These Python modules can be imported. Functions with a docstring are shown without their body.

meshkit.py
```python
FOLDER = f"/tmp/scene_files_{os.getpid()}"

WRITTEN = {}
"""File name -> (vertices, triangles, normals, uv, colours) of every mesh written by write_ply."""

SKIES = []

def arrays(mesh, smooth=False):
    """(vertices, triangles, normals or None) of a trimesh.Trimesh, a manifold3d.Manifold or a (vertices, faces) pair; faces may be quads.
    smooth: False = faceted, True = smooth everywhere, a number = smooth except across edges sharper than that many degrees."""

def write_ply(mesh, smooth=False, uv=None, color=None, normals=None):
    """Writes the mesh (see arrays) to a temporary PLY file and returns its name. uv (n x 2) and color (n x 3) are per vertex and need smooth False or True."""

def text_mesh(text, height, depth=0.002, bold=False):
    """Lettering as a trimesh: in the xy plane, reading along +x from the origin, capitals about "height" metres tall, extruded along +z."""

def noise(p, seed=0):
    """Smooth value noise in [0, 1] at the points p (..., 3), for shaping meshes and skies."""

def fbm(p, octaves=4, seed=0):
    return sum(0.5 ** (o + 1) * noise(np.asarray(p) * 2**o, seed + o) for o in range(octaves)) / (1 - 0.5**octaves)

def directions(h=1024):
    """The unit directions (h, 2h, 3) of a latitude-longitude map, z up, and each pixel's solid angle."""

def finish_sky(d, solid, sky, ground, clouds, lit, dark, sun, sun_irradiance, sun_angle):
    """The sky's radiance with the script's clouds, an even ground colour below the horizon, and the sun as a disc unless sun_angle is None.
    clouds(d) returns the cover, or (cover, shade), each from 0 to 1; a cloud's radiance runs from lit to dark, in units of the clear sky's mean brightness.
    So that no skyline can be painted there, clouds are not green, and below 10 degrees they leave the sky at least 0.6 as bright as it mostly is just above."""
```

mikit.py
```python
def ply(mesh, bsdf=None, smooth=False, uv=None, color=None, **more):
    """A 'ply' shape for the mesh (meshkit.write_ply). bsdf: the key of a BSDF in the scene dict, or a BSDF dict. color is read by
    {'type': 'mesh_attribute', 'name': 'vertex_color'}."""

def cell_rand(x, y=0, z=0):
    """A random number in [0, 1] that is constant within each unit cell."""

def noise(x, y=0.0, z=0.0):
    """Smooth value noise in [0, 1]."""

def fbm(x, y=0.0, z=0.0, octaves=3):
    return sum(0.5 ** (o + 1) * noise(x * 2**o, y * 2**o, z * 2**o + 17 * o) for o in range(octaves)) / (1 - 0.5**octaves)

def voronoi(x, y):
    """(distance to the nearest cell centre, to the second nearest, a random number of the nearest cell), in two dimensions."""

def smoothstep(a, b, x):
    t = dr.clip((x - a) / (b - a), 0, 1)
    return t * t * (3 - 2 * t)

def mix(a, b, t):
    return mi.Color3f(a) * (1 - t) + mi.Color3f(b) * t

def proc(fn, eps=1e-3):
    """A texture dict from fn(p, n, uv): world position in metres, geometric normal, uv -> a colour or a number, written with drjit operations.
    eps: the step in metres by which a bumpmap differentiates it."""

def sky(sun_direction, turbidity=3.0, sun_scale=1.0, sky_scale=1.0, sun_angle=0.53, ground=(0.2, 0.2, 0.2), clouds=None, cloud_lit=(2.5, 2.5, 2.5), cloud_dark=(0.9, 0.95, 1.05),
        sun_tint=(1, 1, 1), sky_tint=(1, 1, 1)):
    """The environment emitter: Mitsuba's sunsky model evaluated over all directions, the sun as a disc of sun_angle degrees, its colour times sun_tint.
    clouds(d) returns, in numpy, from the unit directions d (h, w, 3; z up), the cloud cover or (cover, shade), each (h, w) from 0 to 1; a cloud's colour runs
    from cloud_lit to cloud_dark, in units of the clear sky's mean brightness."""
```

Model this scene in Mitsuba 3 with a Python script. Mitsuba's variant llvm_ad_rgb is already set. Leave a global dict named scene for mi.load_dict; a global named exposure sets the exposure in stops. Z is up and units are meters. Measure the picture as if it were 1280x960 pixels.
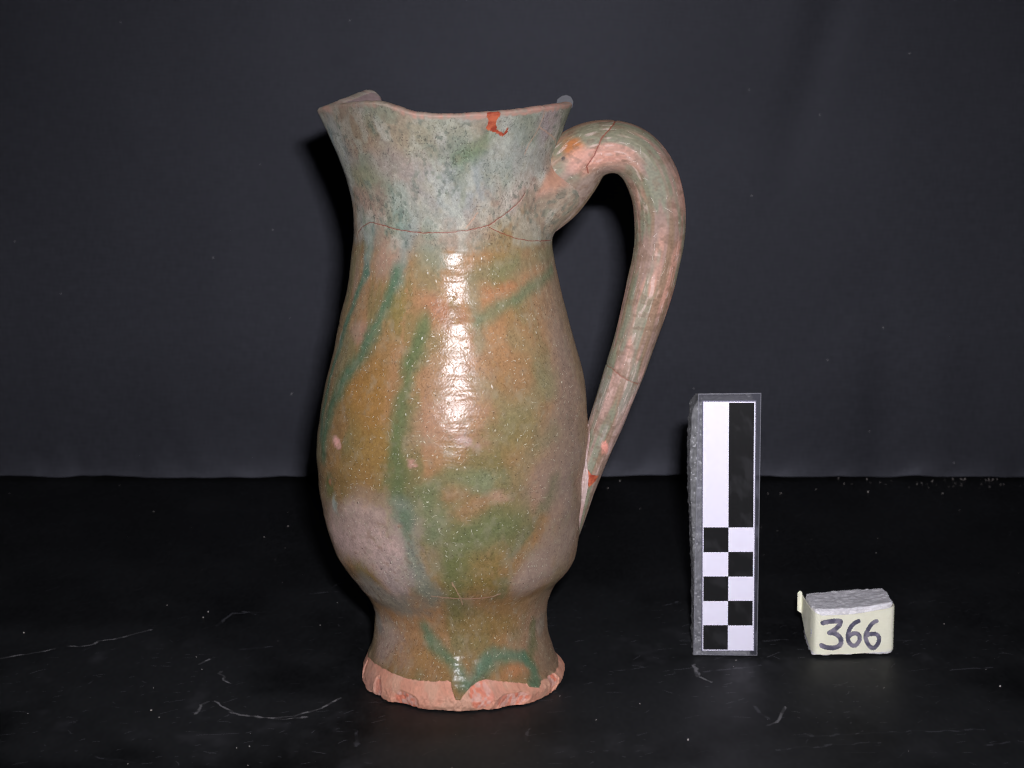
import math, random
import numpy as np, drjit as dr, mitsuba as mi, trimesh, shapely
from shapely.geometry import Polygon, LineString
import mikit, meshkit
from mikit import proc, noise, fbm, smoothstep, mix, cell_rand
from scipy.interpolate import PchipInterpolator, CubicSpline
T = mi.ScalarTransform4f
scene, labels = {}, {}
rng = np.random.default_rng(366)

# ------------------------------------------------------------------ camera, flash, exposure
exposure = 0.0
PITCH = math.radians(11.0)
CAM = np.array([0.0, -0.8836, 0.2867])
FW = np.array([0, math.cos(PITCH), -math.sin(PITCH)])
UP = np.array([0, math.sin(PITCH), math.cos(PITCH)])
RT = np.array([1.0, 0, 0])
scene['camera'] = {'type': 'thinlens', 'aperture_radius': 0.0014, 'focus_distance': 0.87, 'fov': 2 * math.degrees(math.atan(640 / 3000)), 'fov_axis': 'x', 'near_clip': 0.02, 'far_clip': 20.0,
                   'to_world': T().look_at(origin=CAM.tolist(), target=(CAM + FW).tolist(), up=[0, 0, 1])}
FLASH = 11400.0
FLASH_POS = CAM + 0.024 * RT + 0.046 * UP
flash_to = T().look_at(origin=FLASH_POS.tolist(), target=(FLASH_POS + FW * 1.0 - 0.012 * RT - 0.02 * UP).tolist(), up=[0, 0, 1])
scene['camera_flash__tube'] = {'type': 'rectangle', 'to_world': flash_to @ T().scale([0.014, 0.006, 1]),
                               'emitter': {'type': 'area', 'radiance': {'type': 'rgb', 'value': [FLASH * 1.0, FLASH * 0.985, FLASH * 1.05]}}}
added_baffle = []  # unseen black baffle added round the flash to dim its beam towards the edges
for (cx_, cy_, ex, ey) in [(-0.0150, 0, 0.002, 0.016), (0.0150, 0, 0.002, 0.016), (0, -0.0070, 0.028, 0.002), (0, 0.0070, 0.028, 0.002)]:
    b = trimesh.creation.box([ex, ey, 0.030])
    b.apply_translation([cx_, cy_, 0.0135])
    added_baffle.append(b)
b = trimesh.creation.box([0.032, 0.016, 0.0015])
b.apply_translation([0, 0, -0.0024])
added_baffle.append(b)
scene['camera_flash__added_baffle'] = mikit.ply(trimesh.util.concatenate(added_baffle), {'type': 'twosided', 'bsdf': {'type': 'diffuse', 'reflectance': {'type': 'rgb', 'value': [0.03, 0.03, 0.03]}}}, to_world=flash_to)
labels['camera_flash'] = {'label': 'small lit flash of the camera, just above the lens', 'category': 'flash'}


def lin(c):
    c = np.array(c, float) / 255
    return np.where(c < 0.04045, c / 12.92, ((c + 0.055) / 1.055) ** 2.4)


def smooth01(a, b, x):
    t = np.clip((x - a) / (b - a), 0, 1)
    return t * t * (3 - 2 * t)


def rgb(*c):
    return {'type': 'rgb', 'value': [float(x) for x in c]}


def grid_faces(nr, nc, wrap=False):
    i, j = np.meshgrid(np.arange(nr - 1), np.arange(nc if wrap else nc - 1), indexing='ij')
    j2 = (j + 1) % nc
    q = np.stack([i * nc + j, i * nc + j2, (i + 1) * nc + j2, (i + 1) * nc + j], -1).reshape(-1, 4)
    return np.vstack([q[:, [0, 1, 2]], q[:, [0, 2, 3]]])


def normals_of(v, f):
    n = np.zeros_like(v)
    c = np.cross(v[f[:, 1]] - v[f[:, 0]], v[f[:, 2]] - v[f[:, 0]])
    for k in range(3):
        for a in range(3):
            n[:, a] += np.bincount(f[:, k], c[:, a], len(v))
    return n / np.maximum(np.linalg.norm(n, axis=1, keepdims=True), 1e-30)


def sub_ply(v, f, n, uv, bsdf):
    """a piece of a bigger smooth surface, with the normals of the whole"""
    ids, inv = np.unique(f, return_inverse=True)
    path = meshkit.write_ply((v[ids], inv.reshape(-1, 3)), normals=n[ids], uv=uv[ids] if uv is not None else None)
    n_given = meshkit.WRITTEN[path]
    return {'type': 'ply', 'filename': path, 'face_normals': False, 'bsdf': {'type': 'ref', 'id': bsdf}}


# --- surface
# jug: phi = 0 faces the camera side, phi > 0 turns to the handle; radius and axis wander as on the thrown, slightly warped pot
from scipy.interpolate import PchipInterpolator as _P
ZK = [-0.002, 0.0, 0.004, 0.009, 0.0135, 0.018, 0.022, 0.026, 0.03, 0.034, 0.039, 0.045, 0.052, 0.06, 0.07, 0.08, 0.092, 0.104, 0.116, 0.128, 0.14, 0.152, 0.163, 0.172, 0.181, 0.19, 0.199, 0.208, 0.2185, 0.2300]
RK = [0.0376, 0.03807, 0.03875, 0.03604, 0.03433, 0.03315, 0.03273, 0.03254, 0.03304, 0.0344, 0.03753, 0.04242, 0.04573, 0.04749, 0.04911, 0.04975, 0.05065, 0.04969, 0.04835, 0.04533, 0.0423, 0.03924, 0.03721, 0.03614, 0.03615, 0.03729, 0.03929, 0.04233, 0.04637, 0.0510]
CK = [-0.0191, -0.0191, -0.01851, -0.01956, -0.01933, -0.0195, -0.01957, -0.01953, -0.01973, -0.02021, -0.02086, -0.02058, -0.02125, -0.0219, -0.02258, -0.0230, -0.02255, -0.02195, -0.02135, -0.02128, -0.02156, -0.02165, -0.02207, -0.02211, -0.02254, -0.02317, -0.02404, -0.02457, -0.0247, -0.0247]
_r, _c = _P(ZK, RK), _P(ZK, CK)


def jug_point(phi, z, off=0.0):
    z = np.asarray(z, float)
    a = np.degrees(np.abs(np.angle(np.exp(1j * (np.asarray(phi) + np.pi / 2)))))
    t = np.clip((z - 0.188) / 0.034, 0, 1) ** 1.3                     # the mouth is pinched into a pointed spout
    r = _r(np.clip(z, -0.002, 0.23)) + off + t * (0.0010 * np.exp(-(a / 9) ** 2) - 0.0034 * np.exp(-((a - 30) / 20) ** 2))
    return np.stack([_c(np.clip(z, -0.002, 0.23)) + r * np.sin(phi), -r * np.cos(phi), z], -1)


# --- end surface
# --- data
RIM = [(-0.0769, 0.217), (-0.0654, 0.219), (-0.0528, 0.2206), (-0.0381, 0.2219), (-0.0294, 0.2227), (-0.0248, 0.223), (-0.0215, 0.2226), (-0.0178, 0.2216), (-0.0139, 0.2204), (-0.0094, 0.2194), (-0.0034, 0.2189), (0.0026, 0.2189), (0.0077, 0.219), (0.0147, 0.2192), (0.0211, 0.2195), (0.0278, 0.2196), (0.0352, 0.2199), (0.0437, 0.2202), (0.0535, 0.2203), (0.0661, 0.2201)]
STREAKS = [([(-0.0441, 0.1773), (-0.0476, 0.1721), (-0.0478, 0.1615)], 0.00277, (0.1746, 0.2542, 0.2384), 0.85), ([(-0.0478, 0.1615), (-0.0545, 0.1512), (-0.0586, 0.1394), (-0.0645, 0.1264), (-0.0644, 0.1146), (-0.0683, 0.1048), (-0.0645, 0.098)], 0.00215, (0.0887, 0.1746, 0.1221), 0.9), ([(-0.0197, 0.1781), (-0.0232, 0.171), (-0.0264, 0.1607)], 0.00369, (0.2307, 0.2874, 0.2874), 0.7), ([(-0.0266, 0.1621), (-0.0315, 0.1516), (-0.0351, 0.1431), (-0.0418, 0.1311), (-0.0492, 0.1215), (-0.058, 0.1092), (-0.0596, 0.0999), (-0.0599, 0.0914)], 0.00323, (0.0931, 0.162, 0.0976), 0.92), ([(-0.0121, 0.1459), (-0.0143, 0.1366), (-0.0168, 0.1282), (-0.0186, 0.1179), (-0.0191, 0.1058), (-0.0193, 0.1012), (-0.018, 0.0937), (-0.0169, 0.0841), (-0.0153, 0.078)], 0.00369, (0.1119, 0.15, 0.0648), 0.9), ([(-0.0164, 0.0803), (-0.0152, 0.069), (-0.0135, 0.0582), (-0.0116, 0.0486), (-0.0102, 0.0444)], 0.004, (0.1946, 0.2195, 0.1812), 0.85), ([(-0.0156, 0.0773), (-0.0151, 0.0689)], 0.00185, (0.107, 0.162, 0.0976), 0.7), ([(0.0647, 0.158), (0.0503, 0.157), (0.0396, 0.1549), (0.0306, 0.1522), (0.0188, 0.1489), (0.0126, 0.1459)], 0.00246, (0.1274, 0.1812, 0.107), 0.7), ([(0.0784, 0.1658), (0.0495, 0.1656), (0.0318, 0.1635), (0.0144, 0.162)], 0.00369, (0.1812, 0.1878, 0.1022), 0.6), ([(0.0097, 0.1613), (0.0104, 0.1543), (0.0105, 0.1459), (0.0118, 0.1367)], 0.00277, (0.1946, 0.2086, 0.1384), 0.55), ([(0.0199, 0.2129), (0.0173, 0.2092), (0.012, 0.2049), (0.0071, 0.2018)], 0.00277, (0.1384, 0.1946, 0.107), 0.75), ([(-0.0068, 0.0862), (-0.0063, 0.0778), (-0.0044, 0.0713)], 0.00431, (0.15, 0.1946, 0.107), 0.75), ([(-0.0068, 0.0853), (-0.003, 0.0899), (0.0026, 0.0923), (0.0078, 0.0898)], 0.00338, (0.162, 0.1812, 0.0844), 0.7), ([(0.0008, 0.0549), (0.0026, 0.0627), (0.0078, 0.0688), (0.015, 0.0723), (0.0239, 0.072)], 0.00554, (0.1441, 0.1683, 0.0723), 0.75), ([(0.0419, 0.0859), (0.0411, 0.0782), (0.0349, 0.072), (0.0291, 0.0652), (0.0233, 0.0591), (0.02, 0.0505), (0.019, 0.0436)], 0.00246, (0.15, 0.162, 0.0844), 0.55), ([(0.0373, 0.0707), (0.0329, 0.0624), (0.0258, 0.0572), (0.0206, 0.0537)], 0.00246, (0.3419, 0.1683, 0.0648), 0.6), ([(0.0033, 0.0596), (0.001, 0.0465), (0.0002, 0.0368)], 0.00431, (0.15, 0.15, 0.0513), 0.5), ([(-0.0186, 0.0301), (-0.012, 0.0233), (-0.0053, 0.0184), (-0.0006, 0.0128), (0.0009, 0.009)], 0.00292, (0.107, 0.1812, 0.107), 0.85), ([(0.0046, 0.0089), (0.0121, 0.0147), (0.021, 0.0176), (0.0315, 0.0183), (0.0398, 0.0164)], 0.00277, (0.0976, 0.1946, 0.1329), 0.85), ([(0.0398, 0.0164), (0.0436, 0.0111), (0.0413, 0.0073), (0.0382, 0.005)], 0.00277, (0.0887, 0.1812, 0.1119), 0.9), ([(0.0514, 0.0281), (0.0501, 0.0205), (0.0443, 0.016)], 0.00277, (0.1274, 0.15, 0.0685), 0.7), ([(-0.024, 0.1915), (-0.0238, 0.1874), (-0.0238, 0.1808)], 0.00338, (0.1878, 0.2874, 0.2623), 0.7), ([(-0.0295, 0.2177), (-0.0289, 0.2125)], 0.00185, (0.162, 0.162, 0.0976), 0.55), ([(-0.0671, 0.2101), (-0.0719, 0.2025), (-0.0739, 0.1929)], 0.00185, (0.2159, 0.2961, 0.314), 0.6), ([(0.0233, 0.0886), (0.0295, 0.0967), (0.0411, 0.1038)], 0.00338, (0.2159, 0.1946, 0.107), 0.5), ([(0.0107, 0.1238), (0.0227, 0.1118), (0.0439, 0.1237)], 0.00369, (0.2307, 0.2016, 0.1119), 0.45), ([(0.0267, 0.1396), (0.0349, 0.1318), (0.0422, 0.1182)], 0.00277, (0.2232, 0.1946, 0.107), 0.4)]
BLOBS = [(-0.0648, 0.2179, 0.0088, 0.0022, (0.5776, 0.314, 0.2542), 0.8), (-0.0583, 0.2034, 0.0108, 0.0125, (0.305, 0.305, 0.305), 0.7), (-0.0349, 0.2122, np.float64(0.0129), 0.0078, (0.314, 0.2086, 0.1441), 0.7), (-0.0441, 0.1957, 0.0169, 0.0047, (0.2462, 0.2462, 0.1559), 0.7), (-0.0426, 0.1856, np.float64(0.0132), 0.0063, (0.3613, 0.2307, 0.1946), 0.7), (-0.0124, 0.2087, np.float64(0.0104), 0.0078, (0.3613, 0.2874, 0.2086), 0.7), (-0.0203, 0.1992, np.float64(0.0142), 0.0069, (0.3763, 0.305, 0.2961), 0.6), (0.0026, 0.2146, np.float64(0.014), 0.0047, (0.3763, 0.3515, 0.2831), 0.6), (0.0028, 0.1914, np.float64(0.0188), 0.0094, (0.3231, 0.3325, 0.3515), 0.65), (0.0134, 0.1965, np.float64(0.0113), 0.0078, (0.2961, 0.3231, 0.3419), 0.7), (0.0073, 0.1948, np.float64(0.0045), 0.0025, (0.1384, 0.1683, 0.1119), 0.7), (0.0072, 0.1905, np.float64(0.0023), 0.0019, (0.1441, 0.162, 0.107), 0.7), (0.0275, 0.2053, np.float64(0.0101), 0.0109, (0.3278, 0.3515, 0.3419), 0.7), (0.0378, 0.1873, np.float64(0.0108), 0.0078, (0.4452, 0.305, 0.2705), 0.8), (0.052, 0.2156, 0.0095, 0.0094, (0.3515, 0.2705, 0.2961), 0.8), (0.0581, 0.1962, 0.0068, 0.0088, (0.314, 0.1946, 0.162), 0.7), (0.0343, 0.1774, np.float64(0.0143), 0.005, (0.305, 0.1878, 0.0887), 0.85), (0.0776, 0.1768, 0.0046, 0.0063, (0.2705, 0.2086, 0.162), 0.7), (-0.012, 0.1826, np.float64(0.0164), 0.005, (0.314, 0.3419, 0.314), 0.6), (-0.0329, 0.166, np.float64(0.0066), 0.0069, (0.3813, 0.2232, 0.1683), 0.75), (-0.0455, 0.1392, np.float64(0.0064), 0.0041, (0.4125, 0.2307, 0.1812), 0.7), (-0.0579, 0.1581, 0.0041, 0.0088, (0.314, 0.1878, 0.15), 0.6), (-0.0243, 0.1509, np.float64(0.0083), 0.0125, (0.1746, 0.1746, 0.0452), 0.6), (-0.0049, 0.1684, np.float64(0.011), 0.0063, (0.2307, 0.2623, 0.2086), 0.75), (-0.0087, 0.1599, np.float64(0.01), 0.0081, (0.1946, 0.1946, 0.107), 0.5), (-0.0029, 0.1483, np.float64(0.0093), 0.005, (0.3813, 0.162, 0.0931), 0.75), (0.0328, 0.1702, np.float64(0.0199), 0.0056, (0.305, 0.1878, 0.0762), 0.7), (0.0429, 0.1609, np.float64(0.0139), 0.0044, (0.402, 0.1946, 0.1022), 0.7), (0.0266, 0.1558, np.float64(0.0107), 0.0031, (0.4342, 0.1746, 0.0844), 0.7), (0.0264, 0.1382, np.float64(0.0153), 0.0094, (0.3813, 0.1946, 0.0931), 0.7), (0.004, 0.1267, np.float64(0.0125), 0.0141, (0.3916, 0.2159, 0.1384), 0.8), (-0.0005, 0.1086, 0.0154, 0.0094, (0.4125, 0.2159, 0.1441), 0.7), (-0.0382, 0.1159, np.float64(0.012), 0.0125, (0.3325, 0.162, 0.0369), 0.75), (-0.0285, 0.0983, np.float64(0.0111), 0.0131, (0.3231, 0.1683, 0.0423), 0.75), (0.058, 0.1362, 0.0095, 0.0187, (0.2874, 0.1946, 0.15), 0.75), (0.0556, 0.1132, 0.0115, 0.0281, (0.2705, 0.1812, 0.15), 0.8), (0.0543, 0.1903, 0.0088, 0.0041, (0.491, 0.2542, 0.1946), 0.75), (0.054, 0.1827, 0.0176, 0.0094, (0.2961, 0.2086, 0.1559), 0.85), (0.0281, 0.117, np.float64(0.0098), 0.0125, (0.305, 0.1746, 0.0931), 0.6), (0.0245, 0.1059, np.float64(0.0099), 0.0088, (0.2086, 0.1878, 0.0802), 0.6), (0.0114, 0.0872, 0.008, 0.0056, (0.2086, 0.2384, 0.1441), 0.7), (-0.0013, 0.0735, 0.0049, 0.0056, (0.162, 0.2016, 0.107), 0.5), (0.0128, 0.0679, 0.0111, 0.0081, (0.162, 0.1746, 0.0802), 0.65), (-0.0387, 0.0865, np.float64(0.0156), 0.0081, (0.305, 0.162, 0.0513), 0.7), (-0.0329, 0.1665, np.float64(0.0092), 0.0081, (0.3712, 0.2232, 0.1683), 0.8), (0.0041, 0.1026, 0.0037, 0.0025, (0.491, 0.314, 0.2961), 0.8), (0.0183, 0.0807, np.float64(0.0062), 0.0028, (0.4678, 0.2705, 0.1946), 0.75), (0.0099, 0.0771, 0.0055, 0.0031, (0.3813, 0.1878, 0.0931), 0.6), (0.0109, 0.0577, np.float64(0.0109), 0.0078, (0.2086, 0.1683, 0.0452), 0.6), (0.0078, 0.0481, np.float64(0.0159), 0.005, (0.1746, 0.1384, 0.0319), 0.6), (-0.0428, 0.0638, np.float64(0.0251), 0.0112, (0.4793, 0.3231, 0.305), 1.0), (-0.0249, 0.0617, np.float64(0.0146), 0.0131, (0.4793, 0.3231, 0.305), 1.0), (-0.0356, 0.0749, np.float64(0.0189), 0.0044, (0.4342, 0.2961, 0.2705), 0.9), (-0.0219, 0.052, np.float64(0.0112), 0.0081, (0.4125, 0.305, 0.2961), 0.95), (0.0455, 0.0972, np.float64(0.0125), 0.0187, (0.2874, 0.1946, 0.15), 0.75), (0.0353, 0.0564, np.float64(0.0117), 0.0094, (0.3515, 0.2462, 0.2159), 0.85), (-0.0419, 0.0417, 0.0244, 0.005, (0.2623, 0.2232, 0.2016), 0.95), (-0.012, 0.0731, 0.0068, 0.0075, (0.3916, 0.2705, 0.2384), 0.6), (-0.0274, 0.0815, np.float64(0.012), 0.0041, (0.3712, 0.2542, 0.2016), 0.55), (-0.0009, 0.0627, 0.0049, 0.0094, (0.3515, 0.2384, 0.1746), 0.4), (-0.0283, 0.0396, np.float64(0.0158), 0.0037, (0.2384, 0.2016, 0.162), 0.7), (0.032, 0.0499, np.float64(0.0093), 0.0056, (0.3613, 0.2462, 0.2086), 0.85), (0.0509, 0.0612, np.float64(0.0166), 0.01, (0.3515, 0.2384, 0.1946), 0.85), (0.0428, 0.0797, np.float64(0.0139), 0.0125, (0.3419, 0.2307, 0.2016), 0.6), (-0.0491, 0.0782, np.float64(0.0031), 0.0028, (0.3419, 0.3712, 0.3419), 0.9), (-0.0547, 0.084, 0.0041, 0.0037, (0.107, 0.1559, 0.0482), 0.7), (-0.0475, 0.0228, 0.0169, 0.0106, (0.3916, 0.2705, 0.2307), 0.95), (-0.0612, 0.0263, 0.0095, 0.005, (0.2705, 0.227, 0.2051), 0.9), (-0.0528, 0.0155, 0.0095, 0.0044, (0.3916, 0.2623, 0.2307), 0.7), (0.0122, 0.0305, np.float64(0.0228), 0.0056, (0.2705, 0.162, 0.0545), 0.7), (-0.0131, 0.0173, np.float64(0.0139), 0.0056, (0.3325, 0.1812, 0.0612), 0.6), (0.0826, 0.0142, 0.0061, 0.0088, (0.3813, 0.2016, 0.1683), 0.85), (0.0301, 0.0121, np.float64(0.0081), 0.0034, (0.4793, 0.2016, 0.0887), 0.85), (0.0119, 0.0203, np.float64(0.0101), 0.0044, (0.305, 0.1812, 0.0762), 0.6), (0.0599, 0.0281, 0.0054, 0.0044, (0.305, 0.2623, 0.2232), 0.6), (-0.0508, 0.0963, np.float64(0.0024), 0.0016, (0.7605, 0.3712, 0.3419), 1.0), (-0.0104, 0.0964, 0.0012, 0.0013, (0.5149, 0.2623, 0.2232), 0.9), (-0.0172, 0.073, np.float64(0.001), 0.0008, (0.6724, 0.2623, 0.1878), 0.9), (-0.0538, 0.0848, 0.0017, 0.0013, (0.552, 0.117, 0.0343), 0.7), (-0.0633, 0.1319, 0.0017, 0.0025, (0.5776, 0.552, 0.552), 0.8)]
CRACKS = [[(-0.0646, 0.1706), (-0.0597, 0.174), (-0.0539, 0.1766), (-0.0452, 0.1788), (-0.0364, 0.1783), (-0.0251, 0.177), (-0.0131, 0.1765), (-0.0006, 0.1769), (0.0093, 0.1775), (0.02, 0.1791), (0.0303, 0.1831), (0.0389, 0.1871), (0.042, 0.1897)], [(0.0199, 0.1786), (0.0259, 0.1761), (0.035, 0.1736), (0.0447, 0.172), (0.0713, 0.17)]]
FINE = [[(0.0082, 0.1784), (0.0116, 0.1812), (0.0145, 0.1837)], [(0.0392, 0.2039), (0.0405, 0.2076), (0.0431, 0.2112), (0.0441, 0.2138), (0.0448, 0.2172), (0.0445, 0.2195)], [(0.0442, 0.2135), (0.0515, 0.211), (0.0626, 0.2077), (0.0682, 0.2045)], [(-0.0102, 0.0444), (-0.0032, 0.0439), (0.0074, 0.0433), (0.0164, 0.0435), (0.0197, 0.0446)], [(-0.0007, 0.0506), (0.001, 0.0465), (0.0035, 0.0407)]]
INFILL = [(0.0176, 0.2187), (0.0175, 0.2198), (0.0226, 0.22), (0.0227, 0.2188), (0.0213, 0.2166), (0.0223, 0.2137), (0.0257, 0.2119), (0.0272, 0.2143), (0.0274, 0.2126), (0.0254, 0.2111), (0.022, 0.2127), (0.0177, 0.2141), (0.0185, 0.2164)]
FOOT = [(-0.081, 0.0097), (-0.068, 0.0104), (-0.054, 0.0108), (-0.0453, 0.0106), (-0.036, 0.0103), (-0.0271, 0.0097), (-0.0187, 0.0099), (-0.0121, 0.0102), (-0.0059, 0.0108), (-0.0039, 0.0103), (-0.0033, 0.0077), (-0.0026, 0.0046), (-0.0007, 0.0046), (0.0018, 0.0064), (0.0058, 0.0086), (0.0109, 0.0103), (0.014, 0.0109), (0.0217, 0.0094), (0.0305, 0.0081), (0.0351, 0.0072), (0.0351, 0.006), (0.0409, 0.0049), (0.0448, 0.0067), (0.0522, 0.0065), (0.0682, 0.007), (0.0844, 0.0079)]
CHIPS = [(-0.0468, 0.0034, 0.0037, 0.005), (-0.0278, 0.0017, 0.0081, 0.004), (0.01, 0.0057, 0.0063, 0.0057), (0.0252, 0.0027, 0.0106, 0.003), (0.0543, 0.0043, 0.005, 0.0037), (-0.0689, 0.0053, 0.0019, 0.004)]
HANDLE = [(-0.003, 0.1736, 0.01122), (0.0044, 0.1792, 0.01209), (0.0106, 0.1846, 0.01267), (0.0147, 0.1887, 0.01325), (0.0185, 0.1934, 0.01265), (0.0223, 0.1975, 0.01205), (0.0264, 0.2019, 0.01086), (0.0314, 0.204, 0.00998), (0.037, 0.2046, 0.00968), (0.0428, 0.2033, 0.00968), (0.0482, 0.1987, 0.00969), (0.0524, 0.1908, 0.01), (0.0545, 0.181, 0.00958), (0.0547, 0.1715, 0.00931), (0.0532, 0.1614, 0.00876), (0.0499, 0.1473, 0.00849), (0.045, 0.1301, 0.0076), (0.0415, 0.1189, 0.00732), (0.0377, 0.1076, 0.00674), (0.0351, 0.1002, 0.0063), (0.0322, 0.0926, 0.00571), (0.0289, 0.0836, 0.00542), (0.0259, 0.0747, 0.00513), (0.0236, 0.0657, 0.00468), (0.0215, 0.0576, 0.00394), (0.0197, 0.0513, 0.00273)]
# --- end data
KX = 0.05                                                            # metres of surface coordinate X per radian of phi

# ------------------------------------------------------------------ procedural helpers


def seg_dist(X, Z, pts):
    d = mi.Float(1e3)
    for (x0, z0), (x1, z1) in zip(pts[:-1], pts[1:]):
        ex, ez = x1 - x0, z1 - z0
        L = max(ex * ex + ez * ez, 1e-12)
        t = dr.clip(((X - x0) * ex + (Z - z0) * ez) / L, 0, 1)
        d = dr.minimum(d, dr.square(X - x0 - t * ex) + dr.square(Z - z0 - t * ez))
    return dr.sqrt(d)


def piecewise(X, pts):
    y = mi.Float(pts[0][1])
    for (x0, z0), (x1, z1) in zip(pts[:-1], pts[1:]):
        if x1 - x0 < 1e-6:
            continue
        y = dr.select(X >= x0, dr.lerp(z0, z1, dr.clip((X - x0) / (x1 - x0), 0, 1)), y)
    return y


def flecks(X, Z, cell, rmax, seed, keep, stretch=2.5):
    """small scattered marks: strength 0..1"""
    cx, cz = dr.floor(X / cell), dr.floor(Z / cell)
    fx, fz = X / cell - cx - 0.5, Z / cell - cz - 0.5
    ox, oz = (cell_rand(cx, cz, seed) - 0.5) * 0.6, (cell_rand(cx, cz, seed + 1) - 0.5) * 0.6
    a = cell_rand(cx, cz, seed + 2) * 6.2832
    dx, dz = fx - ox, fz - oz
    u, w = dx * dr.cos(a) + dz * dr.sin(a), -dx * dr.sin(a) + dz * dr.cos(a)
    k = cell_rand(cx, cz, seed + 3)
    r = rmax / cell * (0.35 + 0.65 * cell_rand(cx, cz, seed + 4))
    st = 1 + (stretch - 1) * cell_rand(cx, cz, seed + 5)
    d = dr.sqrt(dr.square(u / st) + dr.square(w)) / r
    return dr.select(k < keep, 1 - smoothstep(0.55, 1.1, d), 0)


def sd(*c):
    return tuple((lin(c) * ALB).tolist())


ALB = 0.90                                                          # display colour under the flash -> base colour


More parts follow.
